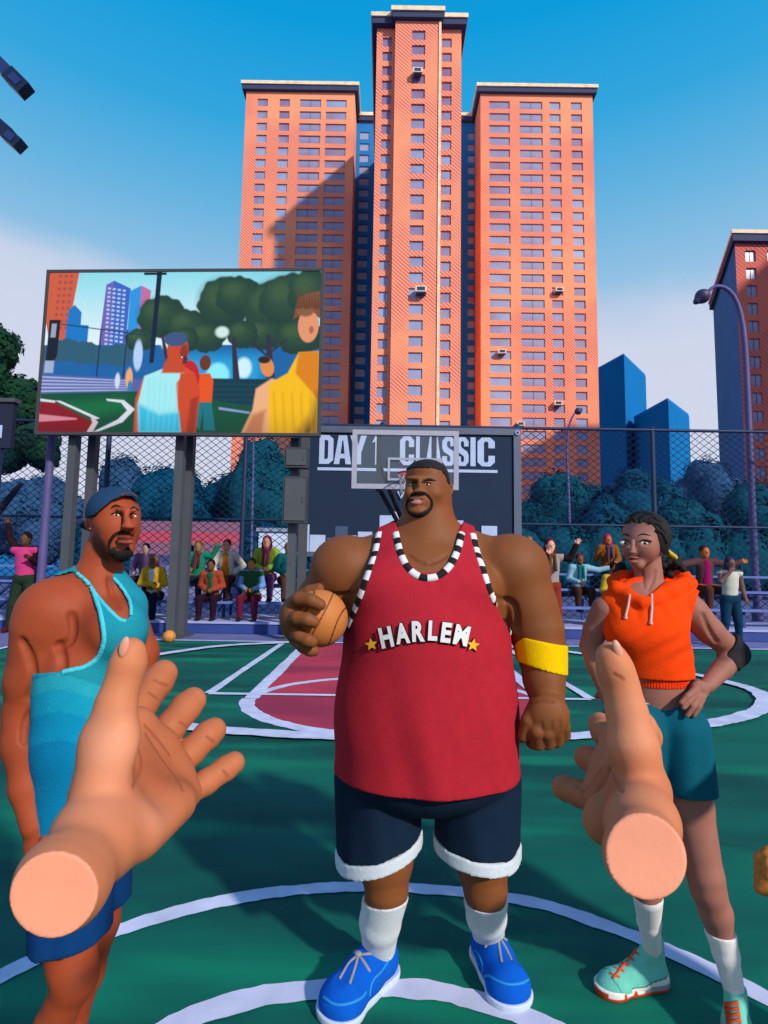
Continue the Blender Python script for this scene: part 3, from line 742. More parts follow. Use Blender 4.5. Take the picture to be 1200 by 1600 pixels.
# ------------------------------------------------------------------ banner on the fence
NAVY = mat('navy_banner_cloth', lin(22,44,72,.8), .85, noise=.08, nscale=1.5, bump=.05, bscale=5)
INK = mat('pale_banner_ink', lin(178,194,228,.9), .85, noise=.06, nscale=3)
INK2 = mat('grey_banner_ink', lin(70,88,120,.8), .85)
GREYM = mat('grey_painted_metal', lin(92,102,124,.8), .5, metal=.1, noise=.06, nscale=4)
YB_ = 15.2; a = P(466, 668, YB_); b = P(812, 668, YB_); zb_ = PZ(640, 872, YB_); ztb = a[2]+.03
bn = thing('event_banner', 'big navy event banner with white block letters hung on the fence behind the hoop', 'banner', ((a[0]+b[0])/2, YB_, zb_))
mb = MB(); mb.bbox((a[0],YB_,zb_),(b[0]-.1,YB_+.04,ztb)); mb.build('cloth', NAVY, bn)
mb = MB()
mb.bbox((b[0]-.18,YB_-.06,zb_),(b[0]+.02,YB_+.08,ztb+.02)); mb.bbox((a[0],YB_-.06,ztb-.16),(b[0]-.18,YB_+.08,ztb+.02)); mb.bbox((a[0]-.12,YB_-.06,zb_),(a[0],YB_+.08,ztb+.02)); mb.bbox((a[0],YB_-.06,zb_),(b[0]-.18,YB_+.08,zb_+.12)); mb.build('frame', GREYM, bn)
mb = MB(); mb.tube([(b[0]-.08,YB_-.07,ztb-.1),(b[0]-.08,YB_-.10,ztb-.1)], .07, 14); mb.tube([(b[0]-.08,YB_-.10,ztb-.1),(b[0]-.08,YB_-.11,ztb-.1)], .035, 12, 1); mb.build('frame_bolt', [mat('light_metal', lin(150,170,205), .4, metal=.3), POST], bn)
def text_mesh(s, size, bold, sx, sp=1.0):
    cu = bpy.data.curves.new('text', 'FONT'); cu.body = s; cu.size = size; cu.offset = bold; cu.space_character = sp
    cu.align_x = 'LEFT'; cu.resolution_u = 6
    o = bpy.data.objects.new('text', cu); COL.objects.link(o); bpy.context.view_layer.update()
    dg = bpy.context.evaluated_depsgraph_get(); me = o.evaluated_get(dg).to_mesh()
    V = np.array([tuple(v.co) for v in me.vertices]); Fc = [list(p.vertices) for p in me.polygons]
    bpy.data.objects.remove(o); bpy.data.curves.remove(cu)
    V[:,0] *= sx; return V, Fc
def put_text(s, x0, x1, z0, z1, y, m, parent, bold=.05, name='lettering', th=.012):
    V, Fc = text_mesh(s, 1, bold, 1); lo = V.min(0); hi = V.max(0)
    mb = MB(); 
    vs = [(x0+(v[0]-lo[0])/(hi[0]-lo[0])*(x1-x0), y, z0+(v[1]-lo[1])/(hi[1]-lo[1])*(z1-z0)) for v in V]
    mb.add(vs, Fc); o = mb.build(name, m, parent, fix=False); return o
yl = YB_-.012
def bx(px): return PX(px, 700, YB_)
zt1, zb1 = PZ(640, 682, YB_), PZ(640, 727, YB_)
T_, U_ = .37, .17
def strip(a, b, closed=False):
    n = len(a); return [[a[i], a[(i+1) % n], b[(i+1) % n], b[i]] for i in range(n if closed else n-1)]
GL = {'D': strip([(0,0),(.68,0),(1,.13),(1,.87),(.68,1),(0,1)], [(T_,U_),(.55,U_),(1-T_,.22),(1-T_,.78),(.55,1-U_),(T_,1-U_)], True),
      'C': strip([(1,.63),(1,.86),(.74,1),(.26,1),(0,.86),(0,.14),(.26,0),(.74,0),(1,.14),(1,.37)], [(1-T_,.63),(1-T_,.81),(.56,1-U_*.8),(.44,1-U_*.8),(T_,.81),(T_,.19),(.44,U_*.8),(.56,U_*.8),(1-T_,.19),(1-T_,.37)]),
      'S': strip([(1,.68),(1,.86),(.74,1),(.26,1),(0,.86),(0,.62),(.10,.49),(.52,.37),(1-T_,.31),(1-T_,.19),(.56,U_*.8),(.44,U_*.8),(T_,.19),(T_,.33)], [(1-T_,.68),(1-T_,.81),(.56,1-U_*.8),(.44,1-U_*.8),(T_,.81),(T_,.69),(.48,.62),(.90,.50),(1,.38),(1,.14),(.74,0),(.26,0),(0,.14),(0,.33)]),
      'L': [[(0,0),(.42,0),(.42,1),(0,1)], [(.42,0),(1,0),(1,U_),(.42,U_)]], 'I': [[(0,0),(1,0),(1,1),(0,1)]],
      '1': [[(.38,0),(1,0),(1,1),(.38,1)], [(0,.76),(.38,.80),(.38,1),(.22,.88)]],
      'Y': [[(0,1),(.36,1),(.5,.66),(.32,.42)], [(1,1),(.64,1),(.5,.66),(.68,.42)], [(.5,.66),(.32,.42),(.68,.42)], [(.32,0),(.68,0),(.68,.42),(.32,.42)]],
      'A': [[(0,0),(.32,0),(.47,.82),(.26,1)], [(1,0),(.68,0),(.53,.82),(.74,1)], [(.26,1),(.47,.82),(.53,.82),(.74,1)], [(.357,.2),(.643,.2),(.614,.36),(.386,.36)]]}
for ch, p0, p1 in (('D',499,521),('A',522,549),('Y',547,573),('1',581,595),('C',625,647),('L',650,664),('A',665,690),('S',691,711),('S',713,732),('I',735,743),('C',746,773)):
    mb = MB(); xa_, xb_ = bx(p0), bx(p1)
    for poly in GL[ch]: mb.add([(xa_+(xb_-xa_)*u, yl, zb1+(zt1-zb1)*v) for u, v in poly], [tuple(range(len(poly)))])
    mb.build('letter', INK, bn, fix=False)
mb = MB(); mb.bbox((bx(497),yl-.004,PZ(640,737,YB_)),(bx(777),YB_-.001,PZ(640,732.5,YB_))); mb.build('underline', INK, bn)
# skyline printed along the foot
for i, (p0, p1, pt, m_i) in enumerate(((474,487,822,0),(488,512,838,0),(527,546,824,1),(514,528,842,1),(548,560,838,0),(562,584,832,0),(595,626,806,0),(612,622,800,0),(640,660,815,1),(700,724,812,0),(726,750,830,1),(752,776,820,0),(780,802,834,0))):
    y = yl-.0015*i; mb = MB(); mb.bbox((bx(p0),y,zb_+.13),(bx(p1),YB_-.0005,PZ(640,pt,YB_)), m_i); mb.build('printed_block', [INK, INK2], bn)
mb = MB(); cc = [(621,772),(626,782),(636,766)]  # small tick emblem
mb.tube([P(621,768,YB_-.02),P(626,779,YB_-.02),P(636,763,YB_-.02)], .035, 6); mb.build('tick_emblem', INK, bn)

# ------------------------------------------------------------------ basketball hoop
YH = 12.3
FRM = mat('backboard_frame_paint', lin(172,172,190,.8), .5, noise=.06, nscale=6)
ARM = mat('black_hoop_steel', lin(22,26,36,.8), .5, metal=.2)
RIMM = mat('red_rim_paint', lin(205,36,30,.9), .45)
NETM = mat('white_net_cord', lin(200,205,215,.9), .9)
GLS = bpy.data.materials.new('clear_board'); GLS.use_nodes = True
_b = GLS.node_tree.nodes['Principled BSDF']; _b.inputs['Base Color'].default_value = (.75,.85,.95,1); _b.inputs['Alpha'].default_value = .04; _b.inputs['Roughness'].default_value = .15
YBd = 11.3
hx = P(633, 900, YH)[0]
ho = thing('basketball_hoop', 'basketball hoop with clear framed board behind the big man in red', 'basketball hoop', (hx, YH, 0))
A = P(551, 671, YBd); B = P(717, 671, YBd); C_ = P(551, 763, YBd)
x0, x1, z1, z0 = A[0], B[0], A[2], C_[2]
mb = MB(); fw = .1
def rectframe(mb, x0, x1, z0, z1, y, fw, th=.06):
    mb.bbox((x0,y,z0),(x1,y+th,z0+fw)); mb.bbox((x0,y,z1-fw),(x1,y+th,z1)); mb.bbox((x0,y,z0+fw),(x0+fw,y+th,z1-fw)); mb.bbox((x1-fw,y,z0+fw),(x1,y+th,z1-fw))
rectframe(mb, x0, x1, z0, z1, YBd, fw); mb.build('backboard_frame', FRM, ho)
mb = MB(); mb.bbox((x0+fw,YBd+.02,z0+fw),(x1-fw,YBd+.035,z1-fw)); pane = mb.build('backboard_pane', GLS, ho)
ta, tb = P(606, 715, YBd), P(690, 752, YBd)
mb = MB(); rectframe(mb, ta[0], tb[0], tb[2], ta[2], YBd-.012, .045, .02); mb.build('target_square', FRM, ho)
rc = P(640, 745, YBd); rx_, rz_ = rc[0], PZ(640, 744, YBd); rr = .24
mb = MB(); pts = [(rx_+rr*math.cos(a), YBd-.12-rr+rr*math.sin(a), rz_) for a in np.linspace(0, 2*math.pi, 33)]
mb.tube(pts, .018, 8, cap=False); mb.bbox((rx_-.1,YBd-.16,rz_-.05),(rx_+.1,YBd-.013,rz_+.03)); mb.bbox((rx_-.14,YBd-.03,rz_-.12),(rx_+.14,YBd-.012,rz_+.06)); mb.build('rim', RIMM, ho)
mb = MB(); n = 12
for i in range(n):
    for s_ in (1, -1):
        p = []
        for k in range(6):
            a = 2*math.pi*(i+s_*k*.5)/n; r = rr*(1-.09*k+.008*k*k); p.append((rx_+r*math.cos(a), YBd-.12-rr+r*math.sin(a), rz_-.02-.085*k))
        mb.tube(p, .006, 4, cap=False)
mb.build('net', NETM, ho)
mb = MB()
for px in (592, 679): mb.bbox((PX(px,700,YBd)-.05,YBd+.07,z0-.05),(PX(px,700,YBd)+.05,YBd+.17,z1-.05))
zc = PZ(640, 735, YBd)
mb.tube([(hx,YH,z0-.75),(PX(592,700,YBd),YBd+.15,z0+.55)], .05, 6); mb.tube([(hx,YH,z0-.75),(PX(679,700,YBd),YBd+.15,z0+.55)], .05, 6)
mb.tube([(hx,YH,z0-.9),(PX(592,700,YBd),YBd+.15,z0+.05)], .05, 6); mb.tube([(hx,YH,z0-.9),(PX(679,700,YBd),YBd+.15,z0+.05)], .05, 6)
mb.build('support_arm', ARM, ho)
mb = MB(); mb.tube([(hx,YH,0),(hx,YH,z0-.6)], .075, 12); mb.bbox((hx-.25,YH-.25,0),(hx+.25,YH+.25,.06)); mb.build('post', GREYM, ho)

# ------------------------------------------------------------------ giant screen on posts
YS = 11.6
SPM = mat('grey_screen_post', lin(78,82,90,.8), .6, noise=.08, nscale=3)
SPD = mat('dark_screen_frame', lin(70,68,72,.8), .5)
q00, q10, q11, q01 = P(60, 673, YS), P(496, 680, YS-.25), P(502, 431, YS-.25), P(80, 421, YS)   # bl br tr tl
zbot = (q00[2]+q10[2])/2; ztop_ = (q11[2]+q01[2])/2
xl_ = (q00[0]+q01[0])/2; xr_ = (q10[0]+q11[0])/2
e = np.array([xr_-xl_, -.25, 0]); e /= np.linalg.norm(e); nrm = np.array([e[1], -e[0], 0])     # screen axes; normal to the camera
if nrm[1] > 0: nrm = -nrm
Wd = math.hypot(xr_-xl_, .25); Ht = ztop_-zbot; O = np.array([xl_, YS, zbot])
scn = thing('video_screen', 'large video screen on grey posts showing players on a court', 'screen', (xl_+Wd/2, YS, 0))
def sp(u, v, d=0): return O+e*u*Wd+np.array([0,0,v*Ht])+nrm*d
Rm = np.array([e, -nrm, [0,0,1]]).T
mb = MB(); mb.box(sp(.5,.5,-.14), (Wd, .2, Ht), 0, Rm)
fwid = .06
mb.box(sp(.5,0,-.02)+np.array([0,0,-fwid/2]), (Wd+2*fwid,.14,fwid), 0, Rm); mb.box(sp(.5,1,-.02)+np.array([0,0,fwid/2]), (Wd+2*fwid,.14,fwid), 0, Rm)
mb.box(sp(0,.5,-.02)-e*fwid/2, (fwid,.14,Ht), 0, Rm); mb.box(sp(1,.5,-.02)+e*fwid/2, (fwid,.14,Ht), 0, Rm)
mb.build('frame', SPD, scn)
# picture on the screen, painted cell by cell
NX, NZ = 520, 300
uu, vv = np.meshgrid((np.arange(NX)+.5)/NX, 1-(np.arange(NZ)+.5)/NZ, indexing='ij')
# picture coordinates as in the enlarged view: x 0..1080, y 0..630 (top left origin)
GX = uu*1080; GY = (1-vv)*630
img = np.zeros((NX, NZ, 3)); L2 = lambda r,g,b: np.array(lin(r,g,b,1.0)[:3])
t = (GY/330).clip(0, 1)[...,None]; img[:] = L2(150,225,240)*(1-t)+L2(240,250,255)*t
t = np.clip((GX-650)/430, 0, 1)[...,None]*.6; img[:] = img*(1-t*.5)+L2(90,170,215)*t*.5
def pg(poly, c, soft=3, amt=1):
    d = polysd(GX, GY, poly); w = (np.clip(.5-d/soft, 0, 1)*amt)[...,None]; img[:] = img*(1-w)+L2(*c)*w
def bl(cx, cy, rx, ry, c, soft=.06, amt=1, wob=0, seed=0, rot=0):
    a0 = math.radians(rot); X_ = (GX-cx)*math.cos(a0)+(GY-cy)*math.sin(a0); Y_ = -(GX-cx)*math.sin(a0)+(GY-cy)*math.cos(a0)
    a = np.arctan2(Y_, X_); r = np.hypot(X_/rx, Y_/ry)
    if wob: r = r/(1+wob*np.sin(a*7+seed)+wob*.7*np.sin(a*13+seed*2.3))
    w = (np.clip(.5-(r-1)/soft, 0, 1)*amt)[...,None]; img[:] = img*(1-w)+L2(*c)*w
pg([(0,0),(120,0),(85,280),(20,280),(0,200)], (214,104,70)); 
for i in range(9):
    for j in range(3): pg([(40+j*22-i*1,8+i*26),(52+j*22-i,8+i*26),(51+j*22-i,20+i*26),(39+j*22-i,20+i*26)], (170,90,90), 2)
pg([(88,150),(110,130),(140,160),(140,210),(172,212),(170,320),(75,320)], (30,130,205))
pg([(232,50),(262,34),(330,66),(315,320),(215,320)], (120,110,190)); pg([(262,34),(330,66),(322,320),(262,320)], (70,110,205))
for i in range(14):
    for j in range(4): pg([(240+j*20,60+i*17+j*3),(252+j*20,62+i*17+j*3),(250+j*20,70+i*17+j*3),(238+j*20,68+i*17+j*3)], (185,210,240), 2)
pg([(330,75),(372,54),(412,75),(380,320),(325,320)], (50,160,230)); pg([(372,54),(412,75),(390,320),(370,300)], (205,120,170))
pg([(0,290),(1080,290),(1080,480),(0,480)], (28,110,175)); pg([(560,330),(860,330),(860,460),(560,460)], (40,170,225), 60)
for i, (x, y, r) in enumerate(((90,310,60),(160,320,60),(220,330,50),(300,330,60),(30,330,50))): bl(x, y, r, r*.75, (52,104,128), .1, 1, .03, i)
bl(690,410,45,50,(150,240,255),.3); bl(790,380,30,40,(215,245,255),.4); bl(500,270,40,40,(225,245,250),.5)
tr_ = [(460,180,95,85),(560,220,80,70),(380,270,60,45),(700,130,100,110),(760,100,90,80),(640,260,75,60),(880,150,100,110),(960,120,120,110),(1040,90,90,100),(860,250,80,60),(1000,260,90,70),(780,250,60,55),(560,270,50,50)]
for i, (x, y, rx, ry) in enumerate(tr_):
    bl(x, y, rx, ry, (36,72,62), .08, 1, .035, i*1.7); bl(x-rx*.15, y-ry*.2, rx*.75, ry*.65, (58,92,66), .8, .7); bl(x-rx*.3, y-ry*.35, rx*.4, ry*.35, (84,112,74), .9, .5)
bl(700,240,26,22,(215,240,235),.5)
for x0, y0, x1, y1, w_ in ((745,260,765,440,14),(880,250,895,420,16),(880,330,950,270,9),(895,350,820,280,8),(465,250,500,380,10)): pg([(x0-w_/2,y0),(x0+w_/2,y0),(x1+w_,y1),(x1-w_,y1)], (58,52,76), 4)
pg([(432,0),(452,0),(438,360),(420,360)], (18,40,70), 3); pg([(380,2),(470,2),(470,12),(380,12)], (18,30,50), 3)
pg([(14,190),(58,190),(54,330),(42,360),(10,350)], (24,30,50), 3); pg([(24,205),(44,205),(42,260),(22,260)], (160,175,200), 4); pg([(8,352),(45,352),(43,400),(6,400)], (170,185,215), 5)
for x in (220,325): pg([(x,230),(x+5,230),(x-2,450),(x-7,450)], (30,50,90), 3)
pg([(60,205),(400,250),(400,254),(60,209)], (30,50,90), 3)
pg([(0,405),(400,425),(400,490),(0,480)], (96,110,178), 8)
for i in range(5): pg([(0,412+i*14),(340,428+i*9),(340,432+i*9),(0,419+i*14)], (190,200,235), 3, .8)
bl(375,330,18,60,(190,215,250),.3); bl(345,420,14,40,(240,180,120),.3); bl(300,430,10,30,(215,225,245),.4); bl(350,455,9,26,(60,140,190),.4)
pg([(660,420),(1080,425),(1080,560),(660,540)], (10,66,84), 6); 
for i in range(5): pg([(680,440+i*20),(880,442+i*20),(880,446+i*20),(680,444+i*20)], (20,84,100), 4)
pg([(0,480),(420,470),(1080,560),(1080,640),(0,640)], (12,92,66), 5); pg([(80,520),(330,495),(350,540),(200,570)], (14,120,72), 40)
pg([(0,515),(60,515),(215,590),(200,640),(0,640)], (150,22,40), 5); pg([(0,560),(150,575),(150,581),(0,590)], (225,150,165), 5)
pg([(60,508),(80,508),(240,575),(225,580)], (225,230,240), 4); pg([(0,500),(60,508),(60,516),(0,510)], (225,230,240), 4)
pg([(260,500),(330,505),(375,540),(330,590),(240,625),(215,628),(310,580),(345,545),(320,515),(265,508)], (225,230,240), 4)
pg([(200,560),(235,590),(215,628),(190,632),(212,592)], (225,210,220), 4)
pg([(700,530),(820,548),(820,556),(700,540)], (150,165,215), 4)
# players on the screen
bl(640,360,22,30,(120,60,40),.15); pg([(612,405),(660,400),(675,430),(672,515),(612,512)], (235,96,30), 5); pg([(612,512),(672,512),(690,620),(645,620),(640,540),(630,620),(612,600)], (30,128,140), 5)
bl(580,420,40,70,(200,40,50),.1)
pg([(470,395),(560,375),(600,400),(622,470),(615,630),(375,630),(375,500),(405,410)], (224,92,46), 6)
pg([(405,412),(470,385),(545,375),(560,400),(530,440),(545,560),(560,630),(395,630),(385,520)], (175,240,245), 6); pg([(388,520),(470,560),(550,550),(560,630),(395,630)], (60,200,235), 20)
pg([(545,400),(600,400),(625,470),(615,630),(560,630),(540,480)], (214,84,44), 5); pg([(590,500),(620,490),(612,630),(580,630)], (150,50,34), 12, .7)
bl(530,310,42,62,(206,84,44),.08); pg([(490,340),(560,350),(560,400),(470,400)], (206,84,44), 8); bl(520,268,46,28,(70,96,140),.1); bl(556,318,16,30,(160,56,32),.5)
bl(552,322,7,10,(150,58,36),.4); bl(548,338,3,3,(240,240,240),.5); pg([(560,330),(572,345),(566,362),(548,366)], (60,30,30), 5, .8)
for k_ in range(6): pg([(420+k_*22,420+k_*3),(428+k_*22,420+k_*3),(436+k_*20,620),(424+k_*20,620)], (140,225,240), 10, .35)
bl(880,375,26,40,(232,150,84),.1,1,0,0,-15); bl(868,348,24,14,(60,36,20),.3)
pg([(900,420),(960,440),(960,630),(790,630),(830,540),(840,460)], (242,186,140), 8); pg([(830,560),(880,540),(870,630),(800,630)], (196,120,80), 18, .8)
pg([(890,440),(960,400),(1000,320),(1080,315),(1080,640),(895,640)], (250,198,10), 6); pg([(1000,320),(1080,315),(1080,500),(990,400)], (226,140,10), 10); pg([(1060,560),(1080,480),(1080,640),(1000,640)], (60,50,30), 50, .9)
bl(1034,215,40,66,(232,160,120),.1); pg([(975,190),(990,110),(1020,90),(1075,80),(1080,190),(1040,150),(1010,170)], (140,90,60), 5); bl(1022,150,36,30,(150,100,70),.3); bl(1046,232,9,15,(190,110,80),.4)
for k_ in range(9): pg([(985+k_*11,150-(k_%3)*6),(990+k_*11,70+(k_%2)*22),(1000+k_*11,150)], (120,74,48), 4)
for k_ in range(5): pg([(905+k_*35,470+k_*8),(912+k_*35,468),(930+k_*34,640),(918+k_*34,640)], (224,160,8), 10, .5)
img[:] = np.clip(img, 0, 1)**1.12; img *= (1-.28*(np.clip(GY-520, 0, 110)/110)**1.5)[...,None]
# pixel rows of the display
xx = (np.arange(NX) % 3 == 0)[:,None,None]; img *= np.where(xx, .86, 1.03)
rng = np.random.RandomState(2); img *= 1+rng.normal(0, .015, (NX, NZ, 1))
u1 = np.arange(NX+1)/NX; v1 = 1-np.arange(NZ+1)/NZ
# one vertex per cell centre, border stretched to the frame
uc = np.clip((np.arange(NX))/(NX-1), 0, 1); vc = 1-np.arange(NZ)/(NZ-1)
UU, VV = np.meshgrid(uc, vc, indexing='ij')
Vp = O+UU[...,None]*e*Wd+VV[...,None]*np.array([0,0,Ht])+nrm*.02
idd = np.arange(NX*NZ).reshape(NX, NZ)
Qp = np.stack([idd[:-1,:-1], idd[:-1,1:], idd[1:,1:], idd[1:,:-1]], -1).reshape(-1, 4)
SCRM = mat('lit_display', None, .4, attr=True, emit=1.0, spec=.3)
mesh_np('display', Vp.reshape(-1, 3), Qp, SCRM, scn, colors=img.reshape(-1, 3), smooth=False)
for px, dy in ((118,0),(148,.5),(284,0),(299,.45),(462,0),(478,.5)):
    b = P(px, 676, YS+.25+dy); mb = MB(); mb.bbox((b[0]-.085,b[1]-.1,0),(b[0]+.085,b[1]+.1,zbot+.4 if dy else zbot)); mb.bbox((b[0]-.2,b[1]-.2,-.005),(b[0]+.2,b[1]+.2,.04)); mb.build('post', SPM, scn)
mb = MB(); mb.box(sp(.5,.12,-.36), (Wd*.96,.14,.2), 0, Rm); mb.box(sp(.5,.8,-.36), (Wd*.96,.14,.2), 0, Rm); mb.build('rear_beam', SPM, scn)
CAB = mat('grey_control_cabinet', lin(58,64,72,.8), .6, noise=.06, nscale=5)
ct = P(470, 740, YS)
for (p0, p1, t0, t1, lb) in ((446,482,700,732,'small grey control box high on the right post of the video screen'),(444,480,745,818,'tall grey control cabinet strapped to the right post of the video screen')):
    a = P(p0, t0, YS-.02); b = P(p1, t1, YS-.02); c = thing('control_cabinet', lb, 'cabinet', ((a[0]+b[0])/2, YS, b[2]))
    mb = MB(); mb.bbox((a[0], YS-.12, b[2]), (b[0], YS+.12, a[2])); mb.build('body', CAB, c)
    mb = MB(); mb.bbox((a[0]+.04, YS-.145, b[2]+.05), (b[0]-.04, YS-.121, a[2]-.05)); mb.bbox((b[0]-.1, YS-.16, (a[2]+b[2])/2-.06), (b[0]-.07, YS-.146, (a[2]+b[2])/2+.06)); mb.build('door', SPM, c)

# ------------------------------------------------------------------ bleachers
BLU = mat('blue_bleacher_plank', lin(104,124,196,.75), .7, noise=.12, nscale=3)
BLD = mat('dark_blue_bleacher_steel', lin(48,72,150,.75), .7, noise=.1, nscale=3)
BLP = mat('lavender_bleacher_edge', lin(170,176,226,.8), .7)
YP = 12.95; ZP = .24
def bleacher(label, p0, p1):
    x0 = PX(p0, 960, YP); x1 = PX(p1, 960, YP)
    r = thing('bleacher', label, 'bleacher', ((x0+x1)/2, YP, 0), 'rows of benches behind the court')
    mb = MB(); mb.bbox((x0,YP-.1,-.005),(x1,15.2,ZP-.03)); mb.build('base', BLD, r)
    mb = MB(); mb.bbox((x0-.01,YP-.13,ZP-.03),(x1+.01,YP+.2,ZP+.015)); mb.bbox((x0,YP+.2,ZP-.029),(x1,15.2,ZP)); mb.build('footboard', BLP, r)
    rows = [(YP+.5, ZP+.43), (YP+1.15, ZP+.83), (YP+1.8, ZP+1.2)]
    for y, z in rows:
        mb = MB(); mb.bbox((x0,y-.13,z-.05),(x1,y+.17,z)); mb.bbox((x0,y-.133,z-.052),(x1,y-.131,z-.02)); mb.build('bench_plank', BLU, r)
    for y, z in rows[1:]:
        mb = MB(); mb.bbox((x0,y-.6,z-.47),(x1,y-.3,z-.43)); mb.build('footboard', BLU, r)
    n = max(2, int((x1-x0)/1.6)+1)
    for i in range(n):
        x = x0+.1+(x1-x0-.2)*i/(n-1); mb = MB()
        for y, z in rows: mb.bbox((x-.03,y-.02,ZP),(x+.03,y+.04,z-.05))
        mb.tube([(x,YP+.45,ZP+.33),(x,YP+1.85,ZP+1.12)], .025, 6); mb.tube([(x,YP+.5,ZP+.05),(x,YP+1.8,ZP+.7)], .02, 6)
        mb.build('support', BLD, r)
bleacher('blue bleacher at the far left behind the man in the pink vest', -260, 186)
bleacher('blue bleacher with seated spectators below the video screen', 192, 462)
bleacher('blue bleacher hidden behind the big man in the red jersey', 474, 818)
bleacher('blue bleacher on the right behind the woman in the orange hoodie', 832, 1420)

# ------------------------------------------------------------------ lamps, poles and small things
LAV = mat('lavender_lamp_post', lin(96,88,148,.7), .6, noise=.1, nscale=3)
LMP = mat('dark_lamp_head', lin(62,58,100,.8), .5)
def lamp(label, Y, base, pts, hd, r=.07, m=LAV):
    b = P(base[0], base[1], Y); root = thing('street_lamp', label, 'street lamp', (b[0], Y, 0), 'street lamps')
    q = [P(x, y, Y) for x, y in pts]; x_ = q[0][0]; path = smooth_path([np.array(p) for p in q], .25)
    mb = MB(); mb.tube([(b[0],Y,-.01),(b[0],Y,.5)], r*1.7, 12); mb.tube([np.array([b[0],Y,.5])]+path, [r*1.25]+[r*(1-.55*i/len(path)) for i in range(len(path))], 10); mb.build('pole', m, root)
    h = P(hd[0], hd[1], Y); d = h-q[-1]; L_ = np.linalg.norm(d); d /= L_
    pr = [cone(q[-1], r*.7, q[-1]+d*L_*.5, r*2.2, .02), cone(q[-1]+d*L_*.5, r*2.2, h, r*1.0, .02)]
    lump('lamp_head', pr, r*.45, LMP, root)
lamp('tall purple street lamp with curved neck by the right tower', 16.6, (1184,940), [(1180,900),(1174,760),(1169,640),(1164,540),(1157,490),(1146,462),(1131,449),(1116,448),(1107,455)], (1088,471), .10)
lamp('small street lamp with bent neck in front of the orange tower', 34, (892,900), [(891,860),(888,760),(886,710),(888,672),(894,652),(899,645)], (908,640), .10)
lamp('thin street lamp behind the fence below the video screen', 30, (391,900), [(393,850),(395,760),(396,700),(394,670),(386,655)], (376,650), .07)
rp = thing('round_post', 'thick lavender post beside the left leg of the video screen', 'post', (P(66,925,13.0)[0], 12.2, 0))
b = P(60, 925, 12.2); t = P(80, 735, 12.2); mb = MB(); mb.tube([(P(64,900,12.2)[0],12.2,-.005),(P(64,900,12.2)[0]+.02,12.2,6.4)], [.095,.075], 14); mb.tube([(P(64,900,12.2)[0],12.2,-.004),(P(64,900,12.2)[0],12.2,.2)], .16, 14); mb.build('shaft', LAV, rp)
fp = thing('floodlight_mast', 'floodlight mast whose two dark blue arms reach in at the upper left', 'floodlight', (P(-150,900,9)[0], 9, 0))
FLM = mat('blue_floodlight_metal', lin(44,56,116,.8), .45, metal=.2); FLD = mat('dark_floodlight_metal', lin(16,30,62,.8), .45)
xm = P(-150,300,9)[0]; mb = MB(); mb.tube([(xm,9,-.005),(xm,9,P(-150,-40,9)[2])], [.16,.1], 12); mb.build('mast', FLM, fp)
for k, (c0, c1, c2) in enumerate((((-150,-50),(20,122),(39,141)), ((-150,60),(14,213),(30,227)))):
    p0, p1, p2 = P(*c0, 9), P(*c1, 9), P(*c2, 9); d = (p2-p1)/np.linalg.norm(p2-p1); s = np.array([-d[2],0,d[0]]); R_ = np.array([d, [0,1,0], s]).T
    mb = MB(); L_ = np.linalg.norm(p1-p0); mb.box((p0+p1)/2, (L_, .14, .20 if k == 0 else .17), 0, R_); arm = mb.build('arm', FLM if k == 0 else FLD, fp)
    mb = MB(); L_ = np.linalg.norm(p2-p1); mb.box((p1+p2)/2-d*.02, (L_+.12, .2, .25 if k == 0 else .20), 0, R_); mb.box((p1+p2)/2-d*.02+np.array([0,-.105,0]), (L_*.7, .012, .13), 1, R_); mb.build('floodlight', [FLD, FLM], fp)
# dark notice totem at the very left
tt = thing('notice_board', 'dark notice board on a post at the far left edge', 'board', (P(-5,900,11.5)[0], 11.5, 0))
a = P(-40, 622, 11.5); b = P(16, 700, 11.5); mb = MB(); mb.bbox((a[0],11.5,b[2]),(b[0],11.62,a[2]-.08)); mb.build('panel', mat('dark_notice_panel', lin(28,34,60,.8), .6), tt)
mb = MB(); mb.bbox((a[0]-.05,11.45,a[2]-.08),(b[0]+.05,11.67,a[2])); mb.build('cap', SPM, tt)
mb = MB(); w0 = P(-20,664,11.49); w1 = P(2,684,11.49); mb.bbox((w0[0],11.488,w1[2]),(w1[0],11.499,w0[2])); mb.build('white_notice', INK, tt)
mb = MB(); mb.bbox((P(-12,800,11.5)[0]-.08,11.48,0),(P(-12,800,11.5)[0]+.06,11.6,b[2])); mb.build('post', POST, tt)

